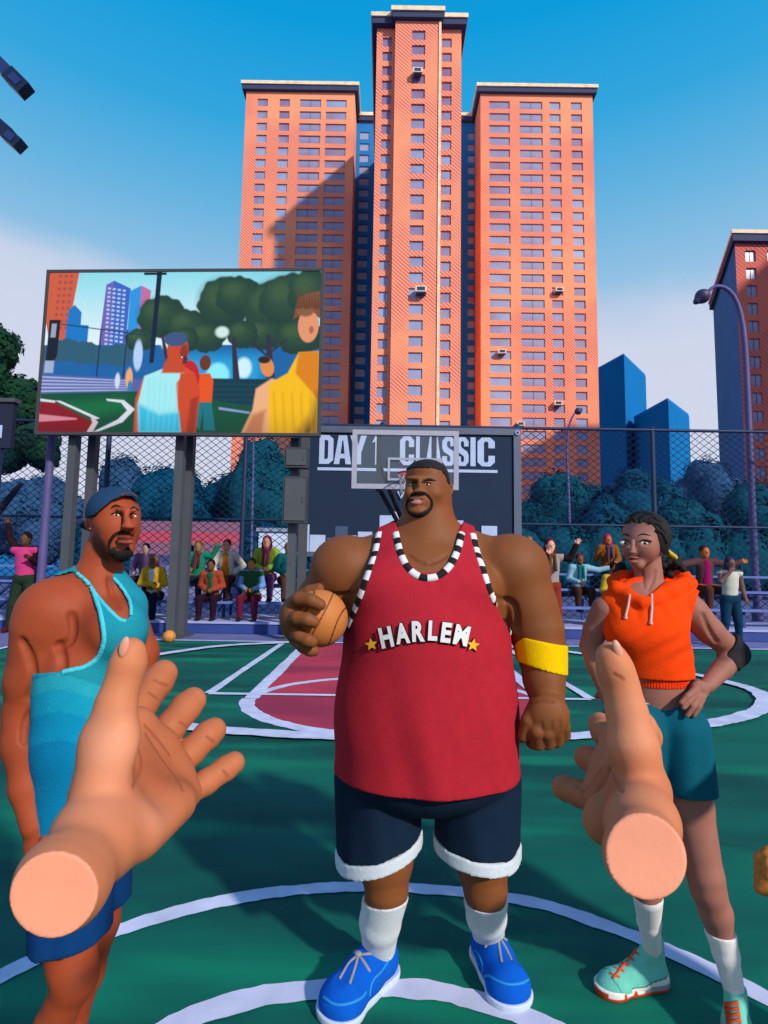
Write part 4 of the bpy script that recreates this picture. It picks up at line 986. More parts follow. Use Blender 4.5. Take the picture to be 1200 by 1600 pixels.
# basketballs
def ball_mat(name, c, seam, axisrot):
    m = bpy.data.materials.new(name); m.use_nodes = True; nt = m.node_tree; N = nt.nodes; L = nt.links
    b = N['Principled BSDF']; b.inputs['Roughness'].default_value = .6; b.inputs['Specular IOR Level'].default_value = .3
    a = N.new('ShaderNodeAttribute'); a.attribute_name = 'Col'; L.new(a.outputs['Color'], b.inputs['Base Color'])
    vz = N.new('ShaderNodeTexVoronoi'); vz.inputs['Scale'].default_value = 230; tc = N.new('ShaderNodeTexCoord'); L.new(tc.outputs['Object'], vz.inputs['Vector'])
    bp = N.new('ShaderNodeBump'); bp.inputs['Strength'].default_value = .3; bp.inputs['Distance'].default_value = .002; L.new(vz.outputs['Distance'], bp.inputs['Height']); L.new(bp.outputs['Normal'], b.inputs['Normal']); return m
BALLM = ball_mat('ball_leather', None, None, None)
def ball(label, c, r, R, cols):
    n = 90; V = []; Q = []
    th = np.linspace(0, math.pi, n//2+1); ph = np.linspace(0, 2*math.pi, n+1)[:-1]
    bm = bmesh.new(); bmesh.ops.create_icosphere(bm, subdivisions=6, radius=1)
    me = bpy.data.meshes.new('basketball'); 
    u = np.array([tuple(v.co) for v in bm.verts])
    d = np.minimum(np.abs(u[:,0]), np.abs(u[:,2]))
    cu = np.abs(np.abs(u[:,0])-(.55+.25*u[:,1]**2))       # the two curved seams
    d = np.minimum(d, cu*.9); w = np.clip(1-(d/.028), 0, 1)
    rad = r*(1-.018*np.clip(w*1.6, 0, 1))
    P3 = (u*rad[:,None])@R.T
    for v, q in zip(bm.verts, P3): v.co = q
    bm.to_mesh(me); bm.free(); me.polygons.foreach_set('use_smooth', [True]*len(me.polygons))
    c0, c1 = np.array(cols[0][:3]), np.array(cols[1][:3]); ww = np.clip(w*2.2, 0, 1)[:,None]
    cc = np.ones((len(u), 4), np.float32); cc[:,:3] = c0*(1-ww)+c1*ww
    at = me.color_attributes.new('Col', 'FLOAT_COLOR', 'POINT'); at.data.foreach_set('color', cc.ravel()); me.materials.append(BALLM)
    o = bpy.data.objects.new('basketball', me); COL.objects.link(o); o.location = c; tag(o, label, 'basketball', 'basketballs'); return o
gb = G(264, 1004); ball('orange basketball lying at the foot of the screen post', (gb[0], gb[1], .12), .118, rotX(20)@rotZ(20)@rotY(15), (lin(216,138,62,.9), lin(120,66,30)))
# ------------------------------------------------------------------ the viewer's two bare hands, held out in front
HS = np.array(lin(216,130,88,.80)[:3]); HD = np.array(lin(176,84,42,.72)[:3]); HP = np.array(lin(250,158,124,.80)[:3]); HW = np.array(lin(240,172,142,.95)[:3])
def crease(f, fig, pts, r, k=.0008):
    """fine folds pressed into the skin: pts are (px, py) found on the surface"""
    V, Q = f.mesh(); b = bvh_of(V, Q); path = smooth_path([np.array(p, float) for p in pts], 1.4)
    hits = [cast(b, p[0], p[1]) for p in path]; hits = [h for h in hits if h is not None]
    for h0, h1 in zip(hits, hits[1:]):
        if np.linalg.norm(h0[0]-h1[0]) < .02: f.apply(cone(h0[0]+h0[1]*r*.5, r, h1[0]+h1[1]*r*.5, r, k, 1, True))
    return [h[0] for h in hits]
def hand_thing(label, fig, cut, cutn, creases, tints, nail, h=.0012):
    root = thing('hand', label, 'hand', tuple(cut), 'bare hands held out by the viewer')
    f = Field(fig.p, h, .006); f.halfspace(cut, cutn)
    lines = [crease(f, fig, c[:-1], c[-1]) for c in creases]
    V, Q = f.mesh(); cn = np.array(cutn, float); cn /= np.linalg.norm(cn)
    cols = flat(HS, len(V)); 
    for t in tints:                        # warm patches of skin, and pale highlights painted into its colour
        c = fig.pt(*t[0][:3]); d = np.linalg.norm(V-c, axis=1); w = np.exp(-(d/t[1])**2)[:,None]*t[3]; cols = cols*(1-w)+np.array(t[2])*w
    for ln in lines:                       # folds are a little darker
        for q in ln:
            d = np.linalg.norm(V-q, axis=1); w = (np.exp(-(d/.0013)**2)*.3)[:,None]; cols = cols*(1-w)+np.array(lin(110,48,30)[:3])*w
    dd = np.abs((V-np.array(cut))@cn); w = (dd < .0012)[:,None]; cols = np.where(w, HP, cols)
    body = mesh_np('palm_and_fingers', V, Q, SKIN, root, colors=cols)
    V2, Q2 = Field(nail, h*.7, .004).mesh(); mesh_np('thumbnail', V2, Q2, NAILM, root)
    return root
NAILM = mat('pale_nail', lin(232,158,130,.85), .4, spec=.5)
# left hand: palm open to the right, thumb up
L_ = Fig(.50)
fa = [(62,1424,-.17,41),(98,1378,-.125,41),(152,1308,-.07,41)]
for ox, oy in ((-15,-11),(15,11)):
    L_.chain([(a+ox, b+oy, c, r) for a, b, c, r in fa], .02); L_.C((152+ox,1308+oy,-.07,41),(186+ox*.8,1258+oy*.8,-.04,38),.02)
# metacarpals
kn = [(214,1134,.03,24),(250,1168,.04,22),(272,1204,.04,21),(288,1240,.03,21)]
for q, wr in zip(kn, ((166,1240,-.03,40),(184,1260,-.03,36),(202,1278,-.035,34),(218,1294,-.04,31))): L_.C(wr, q, .016)
L_.C(kn[0], kn[1], .012); L_.C(kn[1], kn[2], .012); L_.C(kn[2], kn[3], .012)
L_.C((218,1304,-.045,27),(280,1256,-.0,22), .02)        # heel of the hand
# thumb and its mound
L_.chain([(156,1232,-.045,41),(167,1155,-.04,34),(182,1098,-.035,25.5),(195,1056,-.03,21.5),(202,1032,-.03,20.5),(205,1016,-.03,18.5)], .012)
L_.E((178,1178,-.048),(36,32,62), .016, 12)
# fingers, each bent at its joints
fg = [[(206,1132,.05,23),(222,1100,.07,23.5),(246,1066,.09,23),(255,1053,.098,21.5)],
      [(240,1178,.055,22),(266,1136,.075,23),(290,1106,.095,22.5),(301,1095,.104,20.5)],
      [(268,1208,.055,20.5),(298,1175,.074,21),(324,1149,.09,20.5),(334,1141,.096,19)],
      [(284,1246,.045,18.5),(322,1222,.06,18.5),(352,1201,.075,18),(365,1192,.08,17)]]
for c in fg: L_.chain(c, .004)
# hollow of the palm
L_.E((262,1212,-.032),(30,22,48), .02, -38, neg=True)
cutL = P(88,1391,.356); nL = P(84,1396,.36)-P(152,1308,.43); rv = ray(88,1391); 
nail = Fig(.50); nail.E((194,1011,-.043),(7.5,4.5,17), .002, 12)
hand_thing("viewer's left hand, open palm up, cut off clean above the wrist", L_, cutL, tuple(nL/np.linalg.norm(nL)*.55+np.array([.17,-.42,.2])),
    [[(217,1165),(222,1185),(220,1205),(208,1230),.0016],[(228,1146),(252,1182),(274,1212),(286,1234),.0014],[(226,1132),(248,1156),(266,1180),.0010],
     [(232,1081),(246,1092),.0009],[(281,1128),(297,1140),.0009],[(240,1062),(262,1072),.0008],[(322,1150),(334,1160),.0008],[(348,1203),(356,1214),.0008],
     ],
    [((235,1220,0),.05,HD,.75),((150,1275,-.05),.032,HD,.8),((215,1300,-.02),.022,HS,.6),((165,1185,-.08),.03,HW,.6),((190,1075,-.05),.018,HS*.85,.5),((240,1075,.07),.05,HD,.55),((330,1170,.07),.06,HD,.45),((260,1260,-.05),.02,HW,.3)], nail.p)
# right hand: seen along the thumb side, fingers peeping out on the left
Rg = Fig(.50)
for ox, oy in ((-9,7),(9,-7)): Rg.chain([(1004+ox,1356+oy,-.16,35),(1004+ox,1333+oy,-.13,35),(1002+ox,1290+oy,-.085,34),(998+ox*.7,1250+oy*.7,-.05,34)], .02)
kn = [(992,1134,.03,22),(970,1162,.04,22),(952,1198,.04,21),(936,1240,.03,21)]
for q, wr in zip(kn, ((1000,1235,-.03,37),(985,1245,-.03,35),(967,1262,-.03,33),(954,1285,-.035,30))): Rg.C(wr, q, .016)
for a_, b_ in zip(kn, kn[1:]): Rg.C(a_, b_, .012)
Rg.E((940,1284,-.042),(26,28,30), .012)
Rg.chain([(1002,1225,-.05,39),(989,1165,-.05,34),(979,1112,-.045,27),(969,1070,-.04,24),(960,1042,-.04,23),(954,1024,-.04,20.5)], .010)
Rg.chain([(1000,1140,.03,26),(1004,1150,.06,26),(1000,1140,.09,20)], .006)
fg = [[(962,1160,.045,20),(944,1144,.07,19.5),(938,1132,.092,18)],
      [(952,1200,.045,20.5),(932,1192,.07,20),(916,1184,.09,18.5)],
      [(930,1248,.035,19.5),(905,1240,.055,19),(884,1232,.07,18),(879,1230,.074,16.5)]]
for c in fg: Rg.chain(c, .004)
Rg.E((952,1228,-.02),(14,20,34), .016, 28, neg=True)
nail = Fig(.50); nail.E((965,1015,-.050),(7,4.5,16), .002, -18)
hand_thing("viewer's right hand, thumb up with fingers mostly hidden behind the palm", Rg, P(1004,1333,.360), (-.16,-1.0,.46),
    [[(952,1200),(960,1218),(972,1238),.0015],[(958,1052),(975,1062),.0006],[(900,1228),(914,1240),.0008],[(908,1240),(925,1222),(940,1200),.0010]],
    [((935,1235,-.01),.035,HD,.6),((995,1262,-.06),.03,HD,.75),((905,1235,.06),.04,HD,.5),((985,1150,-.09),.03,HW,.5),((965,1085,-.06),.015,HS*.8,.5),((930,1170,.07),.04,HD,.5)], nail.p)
# ------------------------------------------------------------------ helpers for figures
def eyeball(name, body_bvh, px, py, w, h, parent, iris=(70,44,30), ix=0, iy=0, ir=.34, sink=.35, white=(222,214,206)):
    r = cast(body_bvh, px, py)
    if r is None: return
    c = r[0]; q = np.linalg.norm(c-CAM)/F
    f = Field([ell(c+np.array([0, q*w*.5*sink, 0]), (w/2*q, w/2*q*.62, h/2*q), .001)], q*.35, .004); V, Q = f.mesh()
    cols = flat(lin(*white,.95), len(V)); x, y = proj(V)
    ph = math.hypot(1,1); rr = ir*w*.5
    d = np.hypot(x-px-ix, y-py-iy); wI = np.clip(.5-(d-rr)/.6, 0, 1)[:,None]; cols = cols*(1-wI)+np.array(lin(*iris)[:3])*wI
    wP = np.clip(.5-(d-rr*.5)/.5, 0, 1)[:,None]; cols = cols*(1-wP)+np.array(lin(10,8,8)[:3])*wP
    mesh_np(name, V, Q, EYE, parent, colors=cols)
def skin_cols(V, base, tints=()):
    cols = flat(base, len(V))
    for c, r, col, a in tints:
        d = np.linalg.norm(V-c, axis=1); w = np.exp(-(d/r)**2)[:,None]*a; cols = cols*(1-w)+np.array(col[:3])*w
    return cols
def shoe(parent, H, T, w, hh, upper, sole, style=0, lab=None, h=.0035, ank=None):
    """H heel and T toe on the ground, w width, hh collar height"""
    H = np.array(H, float); T = np.array(T, float); H[2] = T[2] = 0; L = np.linalg.norm(T-H); d = (T-H)/L; s = np.array([-d[1], d[0], 0]); R = np.array([d, s, [0,0,1]]).T
    at = lambda u, v=0, z=0: H+d*u*L+s*v*w+np.array([0,0,z])
    r = w/2
    pr = [cone(at(.16,0,r*.78), r*.8, at(.45,0,r*.70), r*.84, .03), cone(at(.45,0,r*.70), r*.84, at(.74,.03,r*.52), r*.92, .03),
          ell(at(.78,.03,r*.5), (L*.21, r*.98, r*.66), .03, R), cone(at(.17,0,r*.8), r*.74, at(.17,0,hh-.01), r*.66, .025), cone(at(.30,0,hh*.72), r*.46, at(.62,0,r*.85), r*.45, .03)]
    f = Field(pr, h, .01); f.halfspace((0,0,.022), (0,0,-1)); f.halfspace(at(.17,0,hh), (.25*d[0],.25*d[1],1)); V, Q = f.mesh()
    return_u = V
    if style == 1:
        loc = (V-H)@d/L; cols = flat(upper, len(V)); z = V[:,2]; sd = np.abs((V-H)@s)
        wv = (z < .035+.05*np.clip(.45-loc, 0, 1)) & (loc < .62) & (z > .0); cols[wv] = np.array(lin(232,226,222,.95)[:3])
        seam = np.abs(z-(.037+.05*np.clip(.45-loc, 0, 1))) < .0022; cols[seam & (loc < .62)] = np.array(lin(60,110,110)[:3])
        seam = np.abs(loc-.80-.04*np.sin(sd*60)) < .006; cols[seam] = np.array(lin(70,140,130)[:3])
        mesh_np('shoe_upper', V, Q, CLOTH, parent, colors=cols)
    else: mesh_np('shoe_upper', V, Q, CLOTH, parent, colors=flat(upper, len(V)))
    up = bvh_of(V, Q)
    pr = [cone(at(.155,0,.02), r*.90, at(.5,0,.02), r*.86, .02), cone(at(.5,0,.02), r*.86, at(.76,.03,.02), r*1.0, .02), ell(at(.8,.03,.02), (L*.215, r*1.06, .06), .02, R)]
    f = Field(pr, h, .01); f.halfspace((0,0,.034 if style else .028), (0,0,1)); f.halfspace((0,0,.001), (0,0,-1)); V, Q = f.mesh()
    if style == 1:
        loc = (V-H)@d/L; z = V[:,2]; cols = flat(lin(232,226,222,.95), len(V)); cols[(loc < .42) & (z < .03)] = np.array(lin(150,150,158)[:3])
        red = (z < .013) | (np.abs(((loc*6.2) % 1)-.5) < .30*(1-z/.036)) & (loc > .42) & (loc < .75) | (loc > .93) & (z < .026); cols[red] = np.array(lin(214,70,30)[:3])
        mesh_np('shoe_sole', V, Q, CLOTH, parent, colors=cols)
    else: mesh_np('shoe_sole', V, Q, CLOTH, parent, colors=flat(sole, len(V)))
    return up
LACE = mat('grey_lace', lin(150,146,152), .8); ORL = mat('orange_lace', lin(228,84,36), .8); LIGHTBLUE = mat('light_blue_piping', lin(30,140,214), .7)

def foot(apx, tpx, z, Lf=None):
    A_ = G(apx[0], apx[1], z); T_ = G(*tpx); d = T_-A_; d[2] = 0; L = np.linalg.norm(d); d /= L
    Lf = Lf or L/.80; return T_-d*Lf, T_, A_
def legto(fig, kn, mid, r1, ank, r2, k=.015):
    a = fig.pt(*kn[:3]); ra = kn[3]*PT(kn[0], kn[1], fig.Y+kn[2]); ymid = a[1]+(ank[1]-a[1])*.45
    b = P(mid[0], mid[1], ymid); rb = r1*PT(mid[0], mid[1], ymid); x, y = proj(ank); rc = r2*PT(x, y, ank[1]); e = ank-np.array([0,0,.05])
    fig.p += [cone(a, ra, b, rb, k), cone(b, rb, ank, rc, k), cone(ank, rc, e, rc, .005)]
# ------------------------------------------------------------------ the big man with the ball
B = Fig(2.2); m = lambda p: p*2.2/F
BSK = np.array(lin(128,72,36,.9)[:3]); 
bm_ = thing('person', 'huge broad man in red jersey and navy shorts holding a ball at his hip', 'person', tuple(G(665,1505)))
HL, TL, AKL = foot((592,1480), (506,1603), .11); HR, TR, AKR = foot((763,1455), (806,1584), .11)
torso = Fig(2.2)
torso.E((665,1120,0),(136,106,165), .06); torso.E((665,945,-m(5)),(124,84,112), .05); torso.E((665,1215,0),(136,100,70), .05)
torso.E((612,920,-m(40)),(58,42,44), .04); torso.E((722,920,-m(40)),(58,42,44), .04)
torso.C((665,845,m(10),44),(590,868,m(6),34), .04); torso.C((665,845,m(10),44),(745,866,m(6),34), .04)
torso.C((667,1018,0,125),(668,1195,0,132), .05, .85)
B.E((665,1090,0),(126,92,130), .06); B.E((665,1200,0),(118,80,60), .05); B.p += torso.p[1:2]+torso.p[3:7]
i0 = len(B.p); B.E((668,765,m(4)),(35,42,42), .02); B.E((666,742,m(4)),(32,38,22), .02); B.C((669,790,m(4),37),(669,850,m(8),52), .03)
HP_ = B.p[i0:]; B.E((657,785,-m(10)),(27,32,26), .02); B.E((654,748,-m(33)),(20,9,5), .006, 2); B.E((656,760,-m(40)),(5,8,11), .005); B.E((655,768,-m(43)),(10,7,4.5), .005)
B.E((650,779,-m(41)),(11,6,3.2), .003, -4); B.E((651,786,-m(40)),(10,6,3.6), .003); B.E((653,799,-m(33)),(15,12,8), .012); B.E((677,772,-m(26)),(15,15,12), .012); B.E((640,772,-m(26)),(9,13,12), .012)
B.E((644,756,-m(44)),(8,6,4.4), .004, neg=True); B.E((667,756,-m(44)),(8,6,4.4), .004, neg=True)
B.E((703,764,m(8)),(5.5,7,11), .004); B.E((706,764,m(3)),(2.5,4,6), .003, neg=True)
B.E((797,888,0),(60,54,54), .03); B.E((541,888,m(4)),(56,52,52), .03)
B.chain([(808,905,0,50),(838,985,-m(6),41),(845,1015,-m(10),37),(850,1062,-m(28),31),(855,1092,-m(40),27)], .02); B.E((832,950,-m(14)),(38,30,50), .02, -12)
B.E((857,1118,-m(62)),(33,20,34), .012)
for a_, b_, c_ in (((838,1142,-m(66),12.5),(840,1160,-m(54),12),(832,1160,-m(38),10.5)),((854,1144,-m(66),12.5),(856,1160,-m(52),11.5),(850,1160,-m(36),10)),((868,1142,-m(60),12),(869,1157,-m(46),11),(863,1156,-m(32),10)),((880,1134,-m(52),11),(881,1148,-m(40),10.5),(876,1148,-m(28),9))):
    B.chain([(857+(a_[0]-857)*.6,1112,-m(60),12), a_, b_, c_], .004)
B.chain([(838,1102,-m(56),13),(825,1126,-m(60),11.5),(818,1150,-m(56),9.5)], .005)
B.chain([(535,898,m(4),47),(505,940,m(26),41),(495,955,m(26),38)], .02); B.chain([(497,953,m(22),38),(478,958,-m(30),33),(462,962,-m(72),26)], .02)
B.E((460,965,-m(98)),(22,40,36), .012)
bc = P(499, 966, 2.2-m(92)); br = 44.5*PT(499,966,2.2-m(92))
for c in ([(456,944,-m(110),12),(468,936,-m(132),11.5),(486,938,-m(140),11),(500,945,-m(140),9.5)], [(453,966,-m(112),12),(465,966,-m(140),11.5),(480,968,-m(146),11),(490,972,-m(146),9.5)],
          [(457,986,-m(108),12),(468,994,-m(134),11),(480,1000,-m(138),10.5),(487,1003,-m(136),9.5)], [(462,998,-m(98),11.5),(474,1010,-m(114),10.5),(484,1016,-m(118),9.5),(491,1017,-m(116),8.5)]): B.chain(c, .004)
B.chain([(470,935,-m(72),12),(484,925,-m(80),11),(498,920,-m(84),9)], .004)
B.chain([(600,1235,0,62),(601,1340,-m(4),44),(604,1388,-m(10),33)], .02); legto(B, (604,1388,-m(10),33), (594,1440), 28, AKL, 22); B.E((606,1386,-m(26)),(22,16,14), .01)
B.chain([(735,1235,0,62),(752,1340,-m(4),42),(758,1388,-m(10),33)], .02); legto(B, (758,1388,-m(10),33), (760,1430), 27, AKR, 21); B.E((762,1386,-m(26)),(22,16,14), .01)
f = Field(B.p, .0052, .03)
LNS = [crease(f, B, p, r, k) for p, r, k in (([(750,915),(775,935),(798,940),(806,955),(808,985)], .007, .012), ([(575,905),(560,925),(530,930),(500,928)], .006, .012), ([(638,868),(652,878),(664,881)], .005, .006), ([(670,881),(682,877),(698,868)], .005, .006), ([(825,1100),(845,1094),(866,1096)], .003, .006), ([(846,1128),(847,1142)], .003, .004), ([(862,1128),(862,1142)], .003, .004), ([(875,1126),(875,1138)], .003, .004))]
V, Q = f.mesh(); cols = skin_cols(V, BSK, [(q, .009, BSK*.45, .35) for ln in LNS for q in ln[::4]]+[(B.pt(700,805,0), .07, lin(150,62,20), .6), (B.pt(655,770,-m(40)), .05, lin(140,80,42), .5)])  # orange tint paints a rim of light on the neck's right side
paint(V, cols, [(640,780),(650,776.5),(662,779),(657,785),(650,787),(643,785)], lin(104,42,38), 2, ymax=2.2); paint(V, cols, [(642,782),(650,784),(659,783),(656,789),(650,791),(644,788)], lin(186,108,100), 2, ymax=2.2)
paint(V, cols, [(646,780),(656,780),(656,783),(647,783)], lin(215,200,190), 1.5, ymax=2.2)
for c in ([(636,904),(650,912),(664,915),(680,908),(692,902)],): pass
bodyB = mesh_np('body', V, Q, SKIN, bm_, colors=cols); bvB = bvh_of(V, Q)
eyeball('eye', bvB, 645, 757, 9.5, 4.6, bm_, ix=-.3, ir=.42, sink=.45); eyeball('eye', bvB, 668, 757, 10.5, 4.8, bm_, ix=-.6, ir=.42, sink=.45)
BRD = mat('black_beard', lin(26,16,14), .85, bump=.5, bscale=200)
for p_ in ([(634,750),(643,749.5),(652,754)], [(658,754),(669,749.5),(681,751)]): ribbon(bvB, p_, .0125, BRD, 'eyebrow', bm_, lift=.0, th=.003, taper=True)
for p_ in ([(640,755),(645,753.5),(651,756)], [(662,756),(668,753.5),(674,756)]): ribbon(bvB, p_, .004, BRD, 'eyelid', bm_, lift=.001, th=.002)
ribbon(bvB, [(652,770),(646,773),(639,780),(635,790),(638,800),(646,806),(657,807),(667,802),(674,792),(674,782),(668,774),(660,770),(653,770)], .0125, BRD, 'goatee', bm_, lift=.0, th=.004, step=2)
ribbon(bvB, [(637,797),(645,803),(657,804.5),(668,799),(675,790)], .022, BRD, 'chin_beard', bm_, lift=.0, th=.0045, step=2, taper=True)
hf = Field(HP_, .004, .02).offset(.0035)
hf.polycut([(630,738),(640,733),(652,731),(674,731),(690,735),(697,744),(700,756),(716,760),(720,700),(620,700)], keep=True); V, Q = hf.mesh(); mesh_np('hair', V, Q, HAIR, bm_)
# collar bones
# jersey
jf = Field(torso.p, .006, .035).offset(.014)
neck = [(612,800),(622,828),(628,855),(638,878),(652,892),(668,896),(686,892),(702,876),(712,852),(718,828),(730,800)]
armL = [(440,790),(590,822),(586,850),(576,885),(562,925),(548,960),(538,985),(528,1004),(440,1010)]
armR = [(900,790),(741,822),(745,850),(755,885),(768,925),(782,962),(797,985),(808,1006),(815,1020),(900,1020)]
jf.polycut(neck); jf.polycut(armL); jf.polycut(armR); jf.halfspace(P(650,1249,1.93), (0,0,-1))
V, Q = jf.mesh(); lowz = np.clip((P(650,1010,1.95)[2]-V[:,2])/.35, 0, 1); V[:,1] += (np.sin(V[:,0]*26+np.sin(V[:,2]*7)*1.2)*.0055+np.sin(V[:,0]*47+V[:,2]*11)*.002)*lowz; jc = skin_cols(V, np.array(lin(172,34,48,.92)[:3]), [(B.pt(665,900,-m(80)), .2, lin(186,42,58,.95), .5)])
mesh_np('jersey', V, Q, CLOTH, bm_, colors=jc); bvJ = bvh_of(V, Q)
CHK = [mat('white_trim', lin(228,228,228), .85), BLACK]
ribbon(bvJ, [(618,832),(625,862),(637,886),(652,899),(668,903),(686,899),(703,884),(715,860),(722,832)], .024, CHK, 'neck_trim', bm_, seg=.034, lift=.002)
ribbon(bvJ, [(592,832),(586,862),(576,892),(563,930),(549,965),(541,985)], .024, CHK, 'armhole_trim', bm_, seg=.034, lift=.002)
ribbon(bvJ, [(739,834),(746,862),(756,892),(770,932),(786,966),(800,992),(805,1004)], .024, CHK, 'armhole_trim', bm_, seg=.034, lift=.002)
# HARLEM and its two stars, sewn on
def wrap_shape(V2, Fc, bvh, m_, name, parent, lift, th=.003):
    """lay a flat outline (pixel coordinates) on the cloth"""
    vs = []
    for p in V2:
        r = cast(bvh, p[0], p[1]); 
        if r is None: return
        vs.append(r[0]+r[1]*lift)
    mb = MB(); mb.add(vs, Fc); o = mb.build(name, m_, parent, fix=False)
    for p in o.data.polygons:
        if p.normal.y > 0: p.flip()
    return o
LET = [('H',606,996,-12,19,32),('A',630,990,-7,21,32),('R',654,987,-2,19,32),('L',676,986,3,14,31),('E',696,989,7,15,31),('M',719,993,12,22,31)]
for ch, cx, cy, rot, w_, h_ in LET:
    for lay, (bold, mm, lift) in enumerate(((.09, solid((70,16,22), .9, 'stitch'), .006), (.045, mat('letter_white', lin(226,224,224), .85), .0145))):
        V0, Fc = text_mesh(ch, 1, bold, 1)
        bb0 = text_mesh(ch, 1, .045, 1)[0]; lo, hi = bb0.min(0), bb0.max(0); a = math.radians(rot); out = []
        for v in V0:
            u = (v[0]-(lo[0]+hi[0])/2)/(hi[0]-lo[0])*w_; t_ = -(v[1]-(lo[1]+hi[1])/2)/(hi[1]-lo[1])*h_
            out.append((cx+u*math.cos(a)-t_*math.sin(a), cy+u*math.sin(a)+t_*math.cos(a)))
        wrap_shape(out, Fc, bvJ, mm, 'letter_outline' if lay == 0 else 'letter', bm_, lift)
for cx, cy, r0 in ((583,1007,-.15),(737,1008,.15)):
    for R1, mm, lift in ((12.5, solid((70,16,22), .9, 'stitch'), .006), (10, mat('star_yellow', lin(250,180,30), .8), .011)):
        pts = [(cx, cy)]+[(cx+(R1 if k % 2 == 0 else R1*.45)*math.sin(r0+k*math.pi/5), cy-(R1 if k % 2 == 0 else R1*.45)*math.cos(r0+k*math.pi/5)) for k in range(10)]
        wrap_shape(pts, [(0, 1+k, 1+(k+1) % 10) for k in range(10)], bvJ, mm, 'star' if R1 < 12 else 'star_outline', bm_, lift)
# shorts with white hems
sh = Fig(2.2); sh.E((666,1192,0),(140,108,70), .03); sh.C((598,1205,0,58),(593,1375,0,68), .012, 1.15); sh.C((738,1205,0,58),(745,1375,0,67), .012, 1.15); sh.C((566,1215,m(10),44),(566,1330,m(10),40), .02); sh.C((770,1215,m(10),44),(772,1330,m(10),40), .02)
f = Field(sh.p, .0065, .03); base = f.f.copy()
cL, cR = P(592,1352,2.02), P(747,1350,2.02); xm = P(669,1300,2.2)[0]
def shortcut(f, dz0, dz1=None):
    X = f.ax[0][:,None,None]; Z = f.ax[2][None,None,:]; left = X < xm
    zl = cL[2]+(X-cL[0])*.28+dz0; zr = cR[2]-(X-cR[0])*.10+dz0; zc = np.where(left, zl, zr); f.f = np.maximum(f.f, (zc-Z).astype(np.float32))
    if dz1 is not None: zc2 = zc-dz0+dz1; f.f = np.maximum(f.f, (Z-zc2).astype(np.float32))
base = f.f.copy()
f.halfspace(P(650,1180,1.93), (0,0,1)); shortcut(f, .0); V, Q = f.mesh()
foldn = np.sin(V[:,0]*55+np.sin(V[:,2]*9)*1.5)*.0035*np.clip((P(650,1240,2.0)[2]-V[:,2])/.2, 0, 1); V[:,1] += foldn; 
mesh_np('shorts', V, Q, CLOTH, bm_, colors=flat(lin(18,36,58,.85), len(V)))
f.f = base-.004; shortcut(f, -.045, .0); V, Q = f.mesh(); mesh_np('shorts_hem', V, Q, KNIT, bm_, colors=flat(lin(205,212,222,.9), len(V)))
# armband
ab = Fig(2.2); ab.C((843,985,-m(8),42),(848,1048,-m(22),36), .01); f = Field(ab.p, .005, .02).offset(.004); ax_ = P(848,1048,2.1)-P(843,985,2.15); 
f.halfspace(P(846,1043,2.2-m(20)), np.array([-.25,0,-1.0])*1.0); f.halfspace(P(845,1000,2.2-m(20)), np.array([.18,0,1.0])); V, Q = f.mesh(); mesh_np('armband', V, Q, KNIT, bm_, colors=flat(lin(246,196,0,.9), len(V)))
# socks and shoes
for kn_, md, r1, ak, r2, k_ in (((604,1388,-m(10),34), (594,1440), 29, AKL, 23, 0), ((758,1388,-m(10),34), (760,1430), 28, AKR, 22, 1)):
    s_ = Fig(2.2); legto(s_, kn_, md, r1, ak, r2); f = Field(s_.p, .005, .02).offset(.006); tp = P(kn_[0], (1405,1412)[k_], 2.2-m(10)); f.halfspace(tp, (-.12 if k_ == 0 else .0, .1, 1)); V, Q = f.mesh(); mesh_np('sock', V, Q, KNIT, bm_, colors=flat(lin(216,220,226,.9), len(V)))
BL = lin(6,88,196,.9); SO = lin(200,212,232,.9)
bv = shoe(bm_, HL, TL, .162, .165, BL, SO)
def lacebow(bv, cx, cy, legs, m_):
    for l in legs: ribbon(bv, [(cx,cy)]+l, .0095, m_, 'lace', bm_, lift=.002, th=.003, step=2)
lacebow(bv, 560, 1492, [[(580,1490),(593,1492)],[(570,1505),(578,1518)],[(555,1510),(546,1538)],[(545,1505),(530,1530)],[(548,1486),(540,1500)],[(552,1482),(548,1478)]], LACE)
ribbon(bv, [(505,1558),(520,1568),(535,1570),(552,1566),(566,1558),(572,1550)], .008, LIGHTBLUE, 'piping', bm_, lift=.0015, th=.0015)
ribbon(bv, [(578,1556),(580,1540),(586,1528),(596,1518),(608,1500)], .007, LIGHTBLUE, 'piping', bm_, lift=.0015, th=.0015)
r_ = cast(bv, 560, 1492)
if r_: lump('lace_knot', [ell(r_[0]+r_[1]*.004, (.013,.013,.009), .002)], .002, LACE, bm_)
bv = shoe(bm_, HR, TR, .158, .165, BL, SO)
lacebow(bv, 778, 1461, [[(766,1470),(758,1480)],[(780,1480),(784,1505)],[(790,1480),(800,1502)],[(790,1468),(800,1478)],[(770,1458),(748,1457)],[(786,1457),(794,1453)]], LACE)
ribbon(bv, [(752,1530),(762,1524),(776,1532),(795,1538),(815,1536),(826,1530)], .008, LIGHTBLUE, 'piping', bm_, lift=.0015, th=.0015)
ribbon(bv, [(752,1528),(754,1510),(748,1492),(742,1485)], .007, LIGHTBLUE, 'piping', bm_, lift=.0015, th=.0015)
r_ = cast(bv, 778, 1461)
if r_: lump('lace_knot', [ell(r_[0]+r_[1]*.004, (.013,.013,.009), .002)], .002, LACE, bm_)
ball('orange basketball gripped in the hand of the big man', tuple(bc), br, rotY(38)@rotX(60)@rotZ(12), (lin(196,116,56,.9), lin(70,34,16)))

